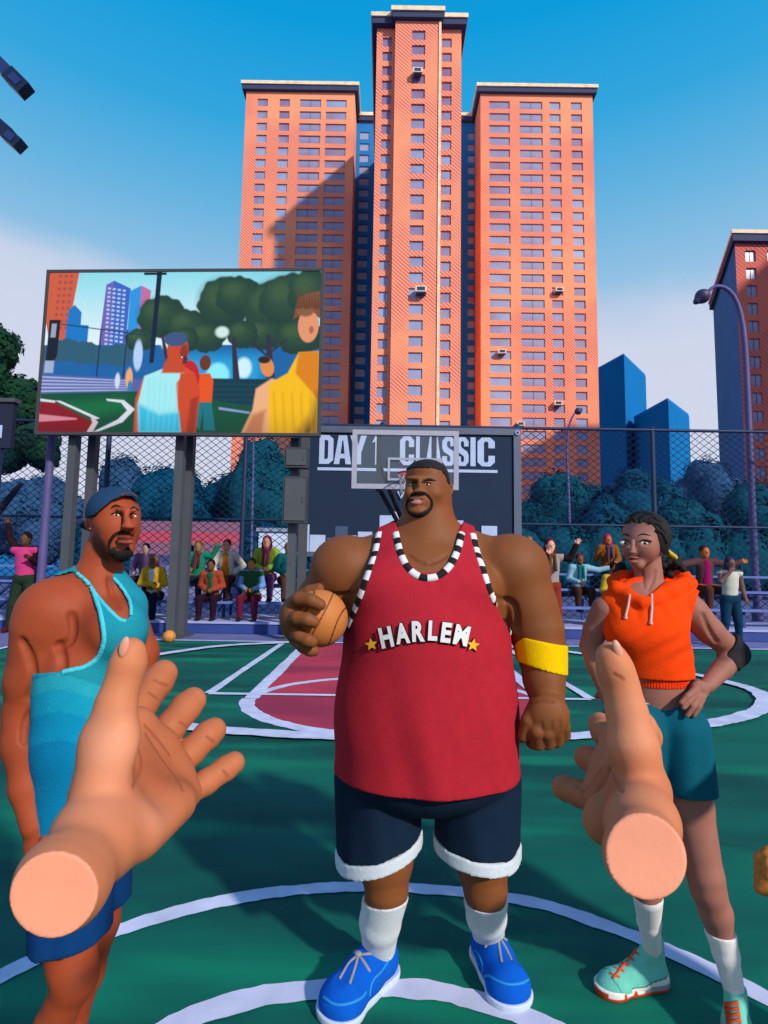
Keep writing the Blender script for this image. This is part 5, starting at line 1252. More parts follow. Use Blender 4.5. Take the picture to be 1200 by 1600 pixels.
# ------------------------------------------------------------------ the man in the cap
A_ = Fig(1.5); m = lambda p: p*1.5/F
ASK = np.array(lin(160,68,36,.9)[:3])
am = thing('person', 'muscular man in a backwards cap and turquoise tank top standing sideways at left', 'person', tuple(P(120,1300,1.5)*np.array([1,1,0])))
tor = Fig(1.5)
tor.E((140,985,m(14)),(80,58,78), .04); tor.E((178,985,-m(16)),(44,44,46), .03); tor.C((135,1040,m(10),70),(132,1160,m(8),66), .03); tor.C((132,1160,m(8),66),(122,1290,m(8),60), .03)
tor.C((152,915,m(16),34),(98,932,m(10),32), .03); tor.C((155,915,m(20),32),(196,945,m(34),26), .03)
A_.p += tor.p
A_.E((180,806,m(8)),(35,48,40), .02); A_.E((186,826,-m(10)),(30,36,42), .02); A_.E((190,858,-m(20)),(19,20,17), .014); A_.C((166,848,m(14),27),(152,915,m(18),36), .025)
A_.E((197,797,-m(38)),(17,9,5), .006); A_.C((197,798,-m(42),4.5),(200,818,-m(50),6.5), .005); A_.E((200,823,-m(50)),(11,8,4.5), .005)
A_.E((196,840,-m(46)),(14,8,3.4), .004, 3); A_.E((196,847,-m(45)),(13,8,4), .004); A_.E((172,822,-m(32)),(16,12,13), .012); A_.E((205,824,-m(36)),(9,10,12), .01)
A_.E((181,805,-m(47)),(9.5,7,5), .004, neg=True); A_.E((208,806,-m(46)),(7.5,7,5), .004, neg=True)
A_.E((142,816,-m(8)),(9,7,14), .004, 6); A_.E((143,815,-m(16)),(4,4,8), .003, 8, neg=True)
A_.E((82,962,-m(14)),(55,50,58), .025); A_.chain([(70,985,-m(14),47),(52,1060,-m(10),38),(46,1112,-m(4),35),(42,1165,-m(16),32),(44,1230,-m(30),25),(54,1290,-m(40),20)], .018)
A_.E((66,1045,-m(26)),(34,26,44), .018, 14); A_.E((36,1060,m(2)),(24,26,40), .018, 8); A_.E((36,1150,-m(18)),(30,26,44), .016)
A_.E((58,1318,-m(42)),(21,14,28), .01)
for i, (dx, dy_, L__) in enumerate(((-12,-8,34),(-4,-14,40),(5,-16,40),(13,-14,34))):
    A_.chain([(58+dx*.8,1330,-m(42)+m(dy_*.3),8.5),(62+dx,1352,-m(48)+m(dy_*.3),8.2),(68+dx,1352+L__*.55,-m(44)+m(dy_*.3),7)], .003)
A_.chain([(72,1312,-m(52),9),(82,1334,-m(58),8.5),(84,1352,-m(58),7)], .004)
A_.chain([(112,1310,0,52),(108,1440,-m(4),44),(112,1500,-m(10),34),(118,1528,-m(14),31),(84,1600,-m(4),27),(64,1700,m(6),19),(60,1760,m(8),17)], .02)
A_.chain([(148,1310,m(70),46),(145,1440,m(84),38),(132,1520,m(92),28),(112,1590,m(110),23),(98,1690,m(130),15)], .02)
A_.chain([(196,945,m(36),26),(222,1020,m(50),24),(214,1090,m(40),20),(186,1120,m(10),16)], .016)
A_.E((178,1128,m(0)),(16,12,14), .01)
for i in range(4): A_.chain([(172,1122+i*6,-m(2),5.5),(158,1126+i*6,-m(10),5.5),(152,1132+i*6,-m(4),5)], .003)
A_.chain([(182,1116,-m(4),6),(176,1108,-m(12),5)], .003)
f = Field(A_.p, .0044, .02)
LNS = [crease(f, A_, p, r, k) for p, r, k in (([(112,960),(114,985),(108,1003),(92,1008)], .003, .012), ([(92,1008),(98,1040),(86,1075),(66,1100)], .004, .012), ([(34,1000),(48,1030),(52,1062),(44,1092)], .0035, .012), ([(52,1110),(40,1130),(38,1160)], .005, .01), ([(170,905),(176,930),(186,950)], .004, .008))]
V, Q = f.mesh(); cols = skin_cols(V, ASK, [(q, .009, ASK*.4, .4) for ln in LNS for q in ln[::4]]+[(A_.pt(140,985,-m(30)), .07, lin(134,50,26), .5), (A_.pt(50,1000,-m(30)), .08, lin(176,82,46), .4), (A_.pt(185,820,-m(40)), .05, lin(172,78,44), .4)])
paint(V, cols, [(182,839),(192,836.5),(200,838),(209,837),(206,843),(196,844.5),(186,843)], lin(118,46,34), 2, ymax=1.5); paint(V, cols, [(184,843),(196,845),(207,843),(204,850),(195,853),(187,850)], lin(168,78,62), 2, ymax=1.5)
paint(V, cols, [(184,842.4),(196,844.2),(207,842),(196,845.6)], lin(60,20,16), 1.2, ymax=1.5)
paint(V, cols, [(143,838),(150,832),(158,842),(168,858),(171,880),(155,872),(144,858)], lin(74,38,30), 5, ymax=1.52, amt=.85)  # jaw shadow painted on the neck
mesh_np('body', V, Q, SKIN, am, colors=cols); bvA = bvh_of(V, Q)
eyeball('eye', bvA, 180.5, 804.5, 10, 4.8, am, ix=1.2, ir=.40, sink=.45); eyeball('eye', bvA, 208, 806.5, 7, 4.2, am, ix=.8, ir=.42, sink=.8)
for p_ in ([(173,795),(181,790),(192,794)], [(203,796),(210,793),(216,798)]): ribbon(bvA, p_, .009, BRD, 'eyebrow', am, lift=0, th=.003, taper=True)
for p_ in ([(174,804),(180,801),(187,804)], [(204,804),(208,802),(212,805)]): ribbon(bvA, p_, .0042, BRD, 'eyelid', am, lift=.001, th=.002)
ribbon(bvA, [(204,834),(194,831),(182,834),(174,842),(170,853),(173,865),(181,873),(190,876),(200,872),(206,862)], .0085, BRD, 'goatee', am, lift=0, th=.004, step=2)
ribbon(bvA, [(172,860),(178,867),(188,869),(198,867),(205,861)], .030, BRD, 'chin_beard', am, lift=0, th=.005, step=2)
lump('ear_stud', [ell(A_.pt(141.5,826,-m(16)), (.0034,)*3, .001)], .0012, mat('steel_stud', lin(240,240,240), .2, metal=.6), am)
cap = Field(A_.p[7:9], .0036, .02).offset(.0075); q_ = Field(A_.p[6:8], .0036, .02)
cap = Field([ell(A_.pt(180,806,m(8)), np.array((35,48,41))*PT(168,806,1.5), .02), ell(A_.pt(182,800,-m(4)), np.array((32,40,33))*PT(180,800,1.5), .02)], .0036, .02).offset(.006)
cap.polycut([(128,812),(147,806),(160,794),(176,781),(192,775),(206,775),(217,781),(225,790),(235,740),(120,740)], keep=True); V, Q = cap.mesh()
cc = flat(lin(34,64,96,.85), len(V)); mesh_np('cap', V, Q, CLOTH, am, colors=cc); bvC = bvh_of(V, Q)
ribbon(bvC, [(189,775),(196,770.5),(206,771),(213,776)], .006, solid((84,60,70)), 'cap_strap', am, lift=.001)
lump('cap_peak', [ell(A_.pt(138,822,m(52)), np.array((16,30,5))*m(1), .01, rotY(35))], .004, mat('navy_peak', lin(20,36,60), .85), am)
# tank top
f = Field(tor.p, .0046, .03).offset(.010)
f.polycut([(112,870),(122,894),(138,908),(150,925),(168,946),(184,962),(193,968),(201,966),(204,955),(201,938),(186,916),(175,903),(190,870)], ymax=1.53)
f.polycut([(10,880),(90,900),(112,893),(128,903),(142,918),(155,957),(161,999),(152,1026),(131,1041),(90,1050),(10,1056)], ymax=1.52)
f.halfspace(A_.pt(110,1292,0), (.1,0,-1)); V, Q = f.mesh()
px_, py_ = proj(V); cols = flat(lin(30,140,160,.9), len(V))
wv = lambda a: (py_ > a+8*np.sin(px_*.045+.6))[:,None]
cols = np.where(wv(1062), np.array(lin(38,160,180,.9)[:3]), cols); cols = np.where(wv(1085), np.array(lin(20,150,182,.9)[:3]), cols); cols = np.where(wv(1120), np.array(lin(8,136,176,.9)[:3]), cols); cols = np.where(wv(1165), np.array(lin(4,122,166,.9)[:3]), cols)
mesh_np('tank_top', V, Q, CLOTH, am, colors=cols); bvT = bvh_of(V, Q)
TQ = mat('turquoise_binding', lin(66,196,214,.9), .85, bump=.2, bscale=200)
ribbon(bvT, [(116,898),(130,906),(144,922),(156,955),(162,996),(155,1023),(136,1040),(98,1050)], .011, TQ, 'armhole_binding', am, lift=.001)
ribbon(bvT, [(120,896),(136,910),(150,929),(168,950),(186,967),(197,970)], .009, TQ, 'neck_binding', am, lift=.001)
ribbon(bvT, [(205,962),(203,938),(188,914),(178,903)], .008, TQ, 'neck_binding', am, lift=.001)
sh = Fig(1.5); sh.E((124,1318,m(10)),(66,52,46), .03); sh.C((112,1330,0,60),(110,1492,-m(6),60), .02); sh.C((148,1330,m(66),54),(152,1425,m(82),50), .02)
f = Field(sh.p, .006, .02); X = f.ax; f.halfspace(A_.pt(110,1480,-m(30)), (.12,.0,-1)); f.halfspace(A_.pt(120,1296,0), (0,0,1)); V, Q = f.mesh()
V[:,1] += np.sin(V[:,0]*70+V[:,2]*6)*.003; mesh_np('shorts', V, Q, CLOTH, am, colors=flat(lin(8,58,112,.85), len(V)))
for pts in ([(76,1625,-m(2),27),(64,1700,m(6),21),(60,1765,m(8),19)], [(113,1572,m(108),25),(106,1620,m(118),21),(98,1695,m(130),17)]):
    s_ = Fig(1.5); s_.chain(pts, .01); f = Field(s_.p, .006, .02); f.halfspace(s_.pt(pts[0][0], pts[0][1]-4, pts[0][2]), (.1,0,1)); V, Q = f.mesh(); mesh_np('sock', V, Q, KNIT, am, colors=flat(lin(222,214,212,.9), len(V)))
for pts in ((60,1790,.02),(98,1700,m(130))):
    a = P(pts[0], pts[1], 1.5+pts[2]); shoe(am, (a[0]-.07, a[1]+.04, 0), (a[0]+.20, a[1]-.06, 0), .105, .12, lin(200,60,40), lin(225,225,225), h=.006)

# ------------------------------------------------------------------ the woman in the orange hoodie
W_ = Fig(2.05); m = lambda p: p*2.05/F
WSK = np.array(lin(152,98,84,.95)[:3])
wm = thing('person', 'young woman in a sleeveless orange hoodie and teal shorts with hands on hips', 'person', tuple(P(1050,1300,2.05)*np.array([1,1,0])))
HL, TL, AKL = foot((1019,1482), (932,1552), .13); HR, TR, AKR = foot((1149,1556), (1164,1722), .13, .30)
tor = Fig(2.05)
tor.E((1010,962,m(4)),(62,40,56), .03); tor.E((990,985,-m(14)),(40,28,30), .03); tor.E((1028,985,-m(13)),(40,28,30), .03); tor.C((1014,1000,m(2),50),(1028,1075,m(2),44), .03, .75)
W_.p += tor.p; W_.C((1028,1065,m(2),41),(1030,1125,m(4),43), .03, .75)
W_.C((1012,925,m(8),20),(962,938,m(6),16), .02); W_.C((1012,925,m(8),20),(1072,936,m(6),17), .02)
W_.E((1008,838,m(6)),(33,40,36), .015); W_.E((1000,853,-m(8)),(26,31,31), .015); W_.E((996,882,-m(20)),(10,12,9), .016); W_.C((1012,872,m(10),19),(1014,925,m(10),23), .014)
W_.C((989,845,-m(36),3.2),(988,860,-m(41),4), .004); W_.E((988,863,-m(41)),(6.5,5,3.2), .003); W_.E((990,871.5,-m(38)),(8.5,5,2.6), .0025, 2); W_.E((990,877.5,-m(37.5)),(8,5,3.2), .0025)
W_.E((983,862,-m(22)),(9,12,9), .012); W_.E((1011,862,-m(24)),(10,11,9), .012)
W_.E((977,848,-m(39)),(8,5,4.6), .003, neg=True); W_.E((1008,848,-m(39)),(9.5,5,4.8), .003, neg=True)
W_.E((1038,857,m(6)),(5.5,5,10), .004, 14); W_.E((1039,857,m(2)),(2.6,3,5.5), .002, 14, neg=True)
W_.chain([(1080,955,m(6),24),(1108,985,m(14),20),(1138,1011,m(22),17),(1149,1022,m(22),15.5)], .014); W_.chain([(1148,1022,m(20),17.5),(1128,1046,m(2),15),(1104,1072,-m(22),11)], .01)
W_.E((1093,1078,-m(30)),(15,8,15), .008, 40)
for c in ([(1086,1078,-m(36),6),(1074,1088,-m(46),5),(1064,1098,-m(48),3.8)], [(1088,1084,-m(36),6),(1076,1096,-m(46),5),(1068,1106,-m(48),4)], [(1092,1088,-m(36),6),(1083,1104,-m(44),5),(1074,1118,-m(44),4)], [(1098,1088,-m(34),5.5),(1092,1104,-m(40),4.8),(1084,1118,-m(40),3.8)]): W_.chain(c, .002)
W_.chain([(1092,1068,-m(24),6),(1080,1066,-m(10),5),(1072,1070,m(2),4.5)], .003)
W_.chain([(946,952,m(6),21),(930,985,m(18),18),(922,1010,m(24),15),(930,1040,m(16),13),(944,1078,m(0),10)], .012)
W_.E((946,1086,-m(4)),(10,12,13), .006); 
for i in range(4): W_.chain([(944+i*3,1092,-m(8),5),(950+i*4,1104,-m(22),4.5),(956+i*4,1112,-m(26),4)], .002)
W_.chain([(940,1080,m(2),5),(932,1088,m(10),4)], .002)
W_.chain([(1058,1140,0,36),(1078,1260,-m(4),33),(1102,1368,-m(22),26),(1106,1390,-m(22),25),(1118,1425,-m(18),23.5)], .015); legto(W_, (1118,1425,-m(18),23.5), (1134,1490), 16, AKR, 12)
W_.chain([(1000,1140,0,36),(1000,1265,0,33),(1008,1365,-m(10),24),(1012,1400,0,20)], .015); legto(W_, (1012,1400,0,20), (1014,1440), 14.5, AKL, 11.5)
f = Field(W_.p, .0044, .02)
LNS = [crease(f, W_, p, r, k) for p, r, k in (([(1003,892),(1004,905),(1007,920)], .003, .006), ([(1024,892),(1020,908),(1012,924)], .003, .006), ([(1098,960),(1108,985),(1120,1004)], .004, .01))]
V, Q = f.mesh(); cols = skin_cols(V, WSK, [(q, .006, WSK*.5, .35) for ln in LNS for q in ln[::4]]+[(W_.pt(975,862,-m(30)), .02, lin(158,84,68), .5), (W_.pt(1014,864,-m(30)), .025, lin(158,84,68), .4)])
paint(V, cols, [(982,873),(988,869.5),(994,871),(999,873),(994,876),(986,876)], lin(98,46,42), 1.5, ymax=2.05); paint(V, cols, [(983,875),(990,877),(998,875),(995,880),(989,882),(985,880)], lin(166,96,84), 1.5, ymax=2.05)
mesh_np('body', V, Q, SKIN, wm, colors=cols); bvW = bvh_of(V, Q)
eyeball('eye', bvW, 977, 848.5, 13, 7, wm, iris=(70,56,50), ix=.8, ir=.42, sink=.4); eyeball('eye', bvW, 1008, 848.5, 16, 7.4, wm, iris=(70,56,50), ix=0, ir=.38, sink=.4)
for p_ in ([(970,846),(976,843.5),(983,846)], [(999,846),(1007,843.5),(1018,846)]): ribbon(bvW, p_, .0052, BRD, 'eyelashes', wm, lift=.001, th=.002, step=1.5)
for p_ in ([(970,838),(976,834.5),(985,838)], [(996,838),(1004,834.5),(1017,837)]): ribbon(bvW, p_, .0072, BRD, 'eyebrow', wm, lift=0, th=.002, taper=True, step=1.5)
hb = Field([ell(W_.pt(1009,838,m(8)), np.array((33,41,37))*m(1), .015), cone(W_.pt(1010,850,m(16)), m(30), W_.pt(1022,868,m(20)), m(20), .02)], .0034, .02).offset(.006)
hb.polycut([(965,790),(972,822),(977,818),(985,819),(988,816),(996,819),(1003,816),(1016,818),(1023,824),(1026,834),(1029,848),(1029,856),(1032,862),(1060,870),(1060,790)], keep=True)
hb.polycut([(985,822),(987,806),(989,822)], band=.006); hb.polycut([(992,822),(998,806),(995,822)], band=.006)
V, Q = hb.mesh(); 
V = V+0; mesh_np('hair', V, Q, HAIR, wm); bvH = bvh_of(V, Q)
for k, p_ in enumerate(([(978,817),(984,808),(996,802),(1012,800)], [(988,815),(996,806),(1008,802),(1024,806)], [(998,817),(1008,809),(1020,808),(1034,816)], [(1012,818),(1022,816),(1032,822),(1040,834)], [(1025,830),(1032,830),(1038,838),(1042,848)])):
    ribbon(bvH, p_, .014, HAIR, 'braid', wm, lift=.001, th=.006, step=2)
prims = []; rnd = random.Random(4)
for i in range(34): prims.append(ell(W_.pt(1042+rnd.gauss(0,11), 882+rnd.gauss(0,8), m(26)+rnd.gauss(0,.018)), (.015,.015,.014), .004))
lump('ponytail', prims, .004, HAIR, wm); prims = []
for i in range(12): prims.append(ell(W_.pt(968+rnd.gauss(0,5), 888+rnd.gauss(0,5), m(34)+rnd.gauss(0,.01)), (.014,.012,.012), .01))
lump('hair_end', prims, .004, HAIR, wm)
lump('hair_tie', [cone(W_.pt(1041,862,m(22)), m(5), W_.pt(1053,871,m(20)), m(5), .004, 1.6)], .003, solid((214,170,40), .85), wm)
# hoodie
hd_ = Fig(2.05); hd_.p += [dict(p) for p in tor.p]; hd_.C((1012,932,m(8),24),(958,946,m(6),20), .02); hd_.C((1012,932,m(8),24),(1078,944,m(6),20), .02)
hd_.C((1014,990,m(0),56),(1030,1050,m(2),46), .03, .8)
f = Field(hd_.p, .0046, .03).offset(.012)
hood = [(958,910,m(14),9),(964,922,-m(8),11),(984,932,-m(22),12),(1003,941,-m(32),11),(1022,936,-m(30),12),(1046,924,-m(20),13),(1068,914,m(0),12),(1078,912,m(18),10),(1062,896,m(36),13),(1024,888,m(46),14),(984,894,m(40),13),(958,908,m(22),10)]
for a_, b_ in zip(hood, hood[1:]): f.apply(cone(hd_.pt(*a_[:3]), m(a_[3]), hd_.pt(*b_[:3]), m(b_[3]), .012))
f.apply(ell(hd_.pt(1030,925,m(44)), np.array((44,24,34))*m(1), .02))
f.polycut([(974,880),(978,906),(986,920),(1000,930),(1008,932),(1022,924),(1040,908),(1046,880)], ymax=2.05-m(6), band=.05)
f.polycut([(900,905),(938,918),(943,940),(940,970),(942,1000),(900,1010)], band=.03); f.polycut([(1130,900),(1092,925),(1086,945),(1080,970),(1078,1000),(1082,1012),(1130,1020)], band=.03)
f.halfspace(W_.pt(1028,1062,-m(30)), (0,0,-1)); V, Q = f.mesh()
fx, fy = proj(V); wr = np.sin(fx*.13+fy*.21)*np.exp(-((fy-1010)/28)**2)*.003+np.sin(fx*.3-fy*.1)*np.exp(-((fy-955)/14)**2)*.002; V[:,1] += wr*(V[:,1] < 2.05)
mesh_np('hoodie', V, Q, CLOTH, wm, colors=flat(lin(246,68,8,.92), len(V))); bvO = bvh_of(V, Q)
hm = Fig(2.05); hm.C((1026,1052,m(2),45),(1028,1082,m(2),44), .01, .78); f = Field(hm.p, .003, .015).offset(.004); f.halfspace(W_.pt(1028,1060,-m(32)), (0,0,1)); f.halfspace(W_.pt(1028,1077,-m(32)), (0,0,-1)); V, Q = f.mesh()
fx, fy = proj(V); V[:,1] += np.sin(fx*1.35)*.002*(V[:,1] < 2.05); mesh_np('ribbed_hem', V, Q, KNIT, wm, colors=flat(lin(232,58,10,.92), len(V)))
CORD = mat('pale_cord', lin(240,190,180), .8)
for pts in ([(984,929),(982,945),(978,964)], [(1018,929),(1018,950),(1016,972)]):
    q = [cast(bvO, *p) for p in pts]; mb = MB(); mb.tube([a[0]+a[1]*.005 for a in q], .0042, 8); mb.tube([q[-1][0]+q[-1][1]*.005, q[-1][0]+q[-1][1]*.005-np.array([0,0,.008])], .0065, 8); mb.build('drawstring', CORD, wm)
sh = Fig(2.05); sh.E((1030,1118,m(4)),(52,38,40), .03); sh.C((990,1140,0,50),(975,1258,0,50), .02, 1.0); sh.C((1058,1140,0,46),(1074,1258,0,45), .02, 1.05)
f = Field(sh.p, .0048, .02); f.halfspace(W_.pt(1050,1246,-m(30)), (.02,0,-1)); f.halfspace(W_.pt(1028,1090,-m(32)), (0,0,1)); V, Q = f.mesh()
V[:,1] += np.sin(V[:,0]*60)*.003; mesh_np('shorts', V, Q, CLOTH, wm, colors=flat(lin(8,88,108,.88), len(V))); bvS = bvh_of(V, Q)
ribbon(bvS, [(985,1098),(1005,1099),(1030,1100),(1062,1098)], .006, solid((150,190,190)), 'waist_piping', wm, lift=.001, th=.001)
el = Fig(2.05); el.chain([(1136,1006,m(20),19.5),(1149,1021,m(22),18.5),(1139,1034,m(12),17)], .01); f = Field(el.p, .004, .02).offset(.004); f.halfspace(el.pt(1134,1010,m(18)), (-.75,0,.55)); f.halfspace(el.pt(1137,1037,m(10)), (-.6,0,-.8)); V, Q = f.mesh(); mesh_np('elbow_pad', V, Q, CLOTH, wm, colors=flat(lin(48,46,50), len(V)))
for kn_, md, r1, ak, r2, top_ in (((1118,1425,-m(18),23.5), (1134,1490), 16, AKR, 12, (1122,1447)), ((1012,1400,0,20), (1014,1440), 14.5, AKL, 11.5, (1012,1398))):
    s_ = Fig(2.05); legto(s_, kn_, md, r1, ak, r2); f = Field(s_.p, .0045, .02).offset(.005); f.halfspace(s_.pt(top_[0], top_[1], 0), (0,.05,1)); V, Q = f.mesh(); mesh_np('sock', V, Q, KNIT, wm, colors=flat(lin(232,226,228,.92), len(V)))
MINT = lin(110,196,178,.9)
bv = shoe(wm, HL, TL, .105, .165, MINT, None, 1)
for i in range(5): 
    x, y = 992-i*7.5, 1486+i*9; ribbon(bv, [(x-8,y-1),(x+6,y+5)], .008, ORL, 'lace', wm, lift=.002, step=2); ribbon(bv, [(x-4,y+7),(x+4,y-3)], .006, ORL, 'lace', wm, lift=.0035, step=2)
bv = shoe(wm, HR, TR, .105, .165, MINT, None, 1)
for i in range(6):
    x, y = 1142+i*1.2, 1567+i*9; ribbon(bv, [(x-10,y),(x+12,y+2)], .008, ORL, 'lace', wm, lift=.002, step=2); ribbon(bv, [(x-9,y+6),(x+11,y-2)], .006, ORL, 'lace', wm, lift=.0035, step=2)

# ------------------------------------------------------------------ the player just outside the right edge; only his fist shows
E_ = Fig(1.6); m = lambda p: p*1.6/F
em = thing('person', 'player in a yellow top at the right edge with only his tan fist in view', 'person', tuple(P(1590,1300,1.6)*np.array([1,1,0])))
E_.E((1585,830,0),(42,48,52), .02); E_.E((1575,850,-m(14)),(32,34,36), .02); E_.C((1585,870,0,30),(1585,930,0,36), .02); E_.E((1552,842,-m(46)),(7,8,8), .006); E_.E((1626,840,0),(6,6,12), .005)
tr_ = [ell(E_.pt(1585,1010,0), np.array((95,62,100))*m(1), .04), cone(E_.pt(1585,1090,0), m(78), E_.pt(1585,1280,0), m(74), .04, .8)]
E_.p += tr_; E_.chain([(1500,970,0,44),(1640,1070,0,36),(1425,1130,0,32),(1320,1240,-m(34),25),(1226,1340,-m(62),18)], .016)
E_.E((1208,1362,-m(68)),(25,24,38), .008)
for i in range(4): E_.chain([(1200,1338+i*16,-m(84),10),(1188,1342+i*15,-m(78),9.5),(1194,1346+i*15,-m(60),8.5)], .0035)
E_.chain([(1214,1338,-m(86),10),(1202,1352,-m(96),9.5),(1200,1368,-m(96),8)], .004)
E_.chain([(1670,970,0,44),(1700,1080,0,36),(1705,1170,0,30),(1690,1300,-m(20),20),(1688,1340,-m(20),24)], .016)
E_.chain([(1545,1300,0,60),(1540,1480,0,42),(1535,1620,0,32),(1530,1740,0,22)], .02); E_.chain([(1630,1300,0,60),(1635,1480,0,42),(1640,1620,0,32),(1645,1740,0,22)], .02)
f = Field(E_.p, .0055, .02); V, Q = f.mesh(); mesh_np('body', V, Q, SKIN, em, colors=skin_cols(V, np.array(lin(206,124,50,.88)[:3])))
f = Field(tr_, .007, .03).offset(.012); f.halfspace(E_.pt(1585,915,0), (0,0,1)); V, Q = f.mesh(); mesh_np('tank_top', V, Q, CLOTH, em, colors=flat(lin(240,180,20,.9), len(V)))
lump('shorts', [cone(E_.pt(1545,1290,0), m(66), E_.pt(1540,1470,0), m(62), .02), cone(E_.pt(1630,1290,0), m(66), E_.pt(1636,1470,0), m(62), .02)], .008, CLOTH, em, lin(40,40,52))
lump('hair', [ell(E_.pt(1588,800,m(4)), np.array((42,50,36))*m(1), .02), cone(E_.pt(1575,790,-m(10)), m(20), E_.pt(1565,750,-m(10)), m(10), .02)], .006, mat('brown_hair', lin(92,54,34), .8, bump=.5, bscale=120), em)
for x in (1530, 1645): a = P(x, 1740, 1.6); shoe(em, (a[0], 1.66, 0), (a[0]-.03, 1.38, 0), .11, .13, lin(230,230,230), lin(200,200,200), h=.007)
# ------------------------------------------------------------------ spectators
def spectator(label, px, pyt, Y, pose, skin, hairc, top, pants, shoes=(30,26,34), inner=None, scarf=None, hat=None, arms=('lap','lap'), vest=None, sc=1.0, long_hair=False, turn=0, group='spectators on the benches', beard=False, lean=0.0, zfoot=None):
    """small figure facing the court; pyt = top of the head in the photograph"""
    t = P(px, pyt, Y); zt = t[2]; x0 = t[0]; Hh = (1.30 if pose == 'sit' else 1.74)*sc; z0 = zt-Hh
    if zfoot is not None:
        sc = (zt-zfoot)/(1.30 if pose == 'sit' else 1.74); Hh = zt-zfoot; z0 = zfoot
    root = thing('person', label, 'person', (x0, Y, z0), group)
    R = rotZ(turn)
    def w(x, y, z): return np.array([x0, Y, z0])+R@np.array([x*sc, y*sc, z*sc])
    zs = .45 if pose == 'sit' else .90                      # hip height
    c_ = lambda a, ra, b, rb, k=.02, sy=1: cone(w(*a), ra*sc, w(*b), rb*sc, k, sy)
    e_ = lambda c, r, k=.02: ell(w(*c), np.array(r)*sc, k, R)
    dz = zs-.45; L = lean
    hd = (0, -.05-L*.5, .45+dz+.72)
    sh = lambda s: (s*.17, -.03-L*.35, .45+dz+.53)
    head = [e_(hd, (.078,.095,.12), .02), e_((hd[0], hd[1]-.02, hd[2]-.05), (.062,.075,.08), .02), e_((hd[0], hd[1]-.098, hd[2]-.01), (.014,.02,.022), .008), e_((.078, hd[1], hd[2]), (.012,.02,.03), .008), e_((-.078, hd[1], hd[2]), (.012,.02,.03), .008)]
    neck = [c_((0,-.03-L*.4,.45+dz+.52), .055, (hd[0],hd[1]+.02,hd[2]-.06), .05)]
    torso = [c_((0,0,.45+dz+.06), .135, (0,-.02-L*.2,.45+dz+.28), .13, .03, .75), c_((0,-.02-L*.2,.45+dz+.30), .14, (0,-.03-L*.3,.45+dz+.44), .145, .03, .72), c_(sh(-1), .065, sh(1), .065, .03)]
    handp = []; armp = []
    A = {'lap': lambda s: [(s*.24,-.06,.45+dz+.28), (s*.07,-.30,.45+.20)], 'knee': lambda s: [(s*.27,-.10,.45+dz+.27), (s*.13,-.36,.45+.16)],
         'hip': lambda s: [(s*.34,.05,.45+dz+.30), (s*.17,-.08,.45+dz+.12)], 'up': lambda s: [(s*.30,-.02,.45+dz+.74), (s*.34,-.05,.45+dz+1.0)],
         'out': lambda s: [(s*.42,-.08,.45+dz+.48), (s*.66,-.12,.45+dz+.54)], 'face': lambda s: [(s*.27,-.16,.45+dz+.36), (s*.08,-.20,.45+dz+.58)],
         'down': lambda s: [(s*.24,.0,.45+dz+.27), (s*.27,-.05,.45+dz+.03)], 'cross': lambda s: [(s*.25,-.10,.45+dz+.27), (-s*.08,-.24,.45+dz+.26)],
         'wave': lambda s: [(s*.34,-.06,.45+dz+.50), (s*.44,-.14,.45+dz+.76)], 'bent': lambda s: [(s*.27,-.02,.45+dz+.26), (s*.20,-.24,.45+dz+.40)]}
    for s_, a in zip((-1, 1), arms):
        el, hn = A[a](s_); S = sh(s_); d = np.array(hn)-np.array(el); d /= np.linalg.norm(d)+1e-9
        armp += [c_(S, .062, el, .05), c_(el, .05, tuple(np.array(hn)-d*.03), .038)]
        sd = np.cross(d, (0,1,0)); sd /= np.linalg.norm(sd)+1e-9; hn = np.array(hn)
        handp += [c_(tuple(hn-d*.04), .032, tuple(hn+d*.02), .034, .01)]
        for q in (-.027,-.009,.009,.027): handp.append(c_(tuple(hn+d*.03+sd*q), .0115, tuple(hn+d*(.095-abs(q)*.6)+sd*q*1.25+np.array((0,-.012,0))), .009, .004))
        handp.append(c_(tuple(hn-d*.01+sd*.03), .012, tuple(hn+d*.04+sd*.056), .010, .006))
    if pose == 'sit':
        legs = []
        for s_ in (-1, 1): legs += [c_((s_*.09,.02,.45+.03), .10, (s_*.15,-.40,.47), .075), c_((s_*.15,-.41,.46), .072, (s_*.15,-.40,.10), .05)]
        legs += [c_((-.07,.02,.47), .12, (.07,.02,.47), .12)]; feet = [((s_*.15,-.38,.0),) for s_ in (-1, 1)]
    else:
        legs = [c_((-.06,0,.93), .125, (.06,0,.93), .125)]; k = .13 if pose == 'stand' else .24
        for s_ in (-1, 1): legs += [c_((s_*.085,0,.88), .10, (s_*(.085+k*.3),-.03,.48), .07), c_((s_*(.085+k*.3),-.03,.48), .068, (s_*(.07+k*.7),.02,.10), .048)]
        feet = [((s_*(.07+k*.7),.04,.0),) for s_ in (-1, 1)]
    h = .013
    sk = np.array(lin(*skin,.78)[:3])  # skin, clothes and hair darkened to stand in for shade on the spectators
    f = Field(head+neck+[dict(t) for t in torso]+armp+handp+legs, h*.9, .03); V, Q = f.mesh(); cols = flat(sk, len(V))
    hc = w(*hd)
    for s_ in (-1, 1):                                       # eyes, brows and mouth are coloured into the small faces
        q = w(hd[0]+s_*.032, hd[1]-.085, hd[2]+.008); d = np.linalg.norm((V-q)*np.array([.8,1,1.5]), axis=1); wv = np.clip(1.6-d/(.011*sc), 0, 1)[:,None]*.8; cols = cols*(1-wv)+np.array(lin(40,28,26)[:3])*wv
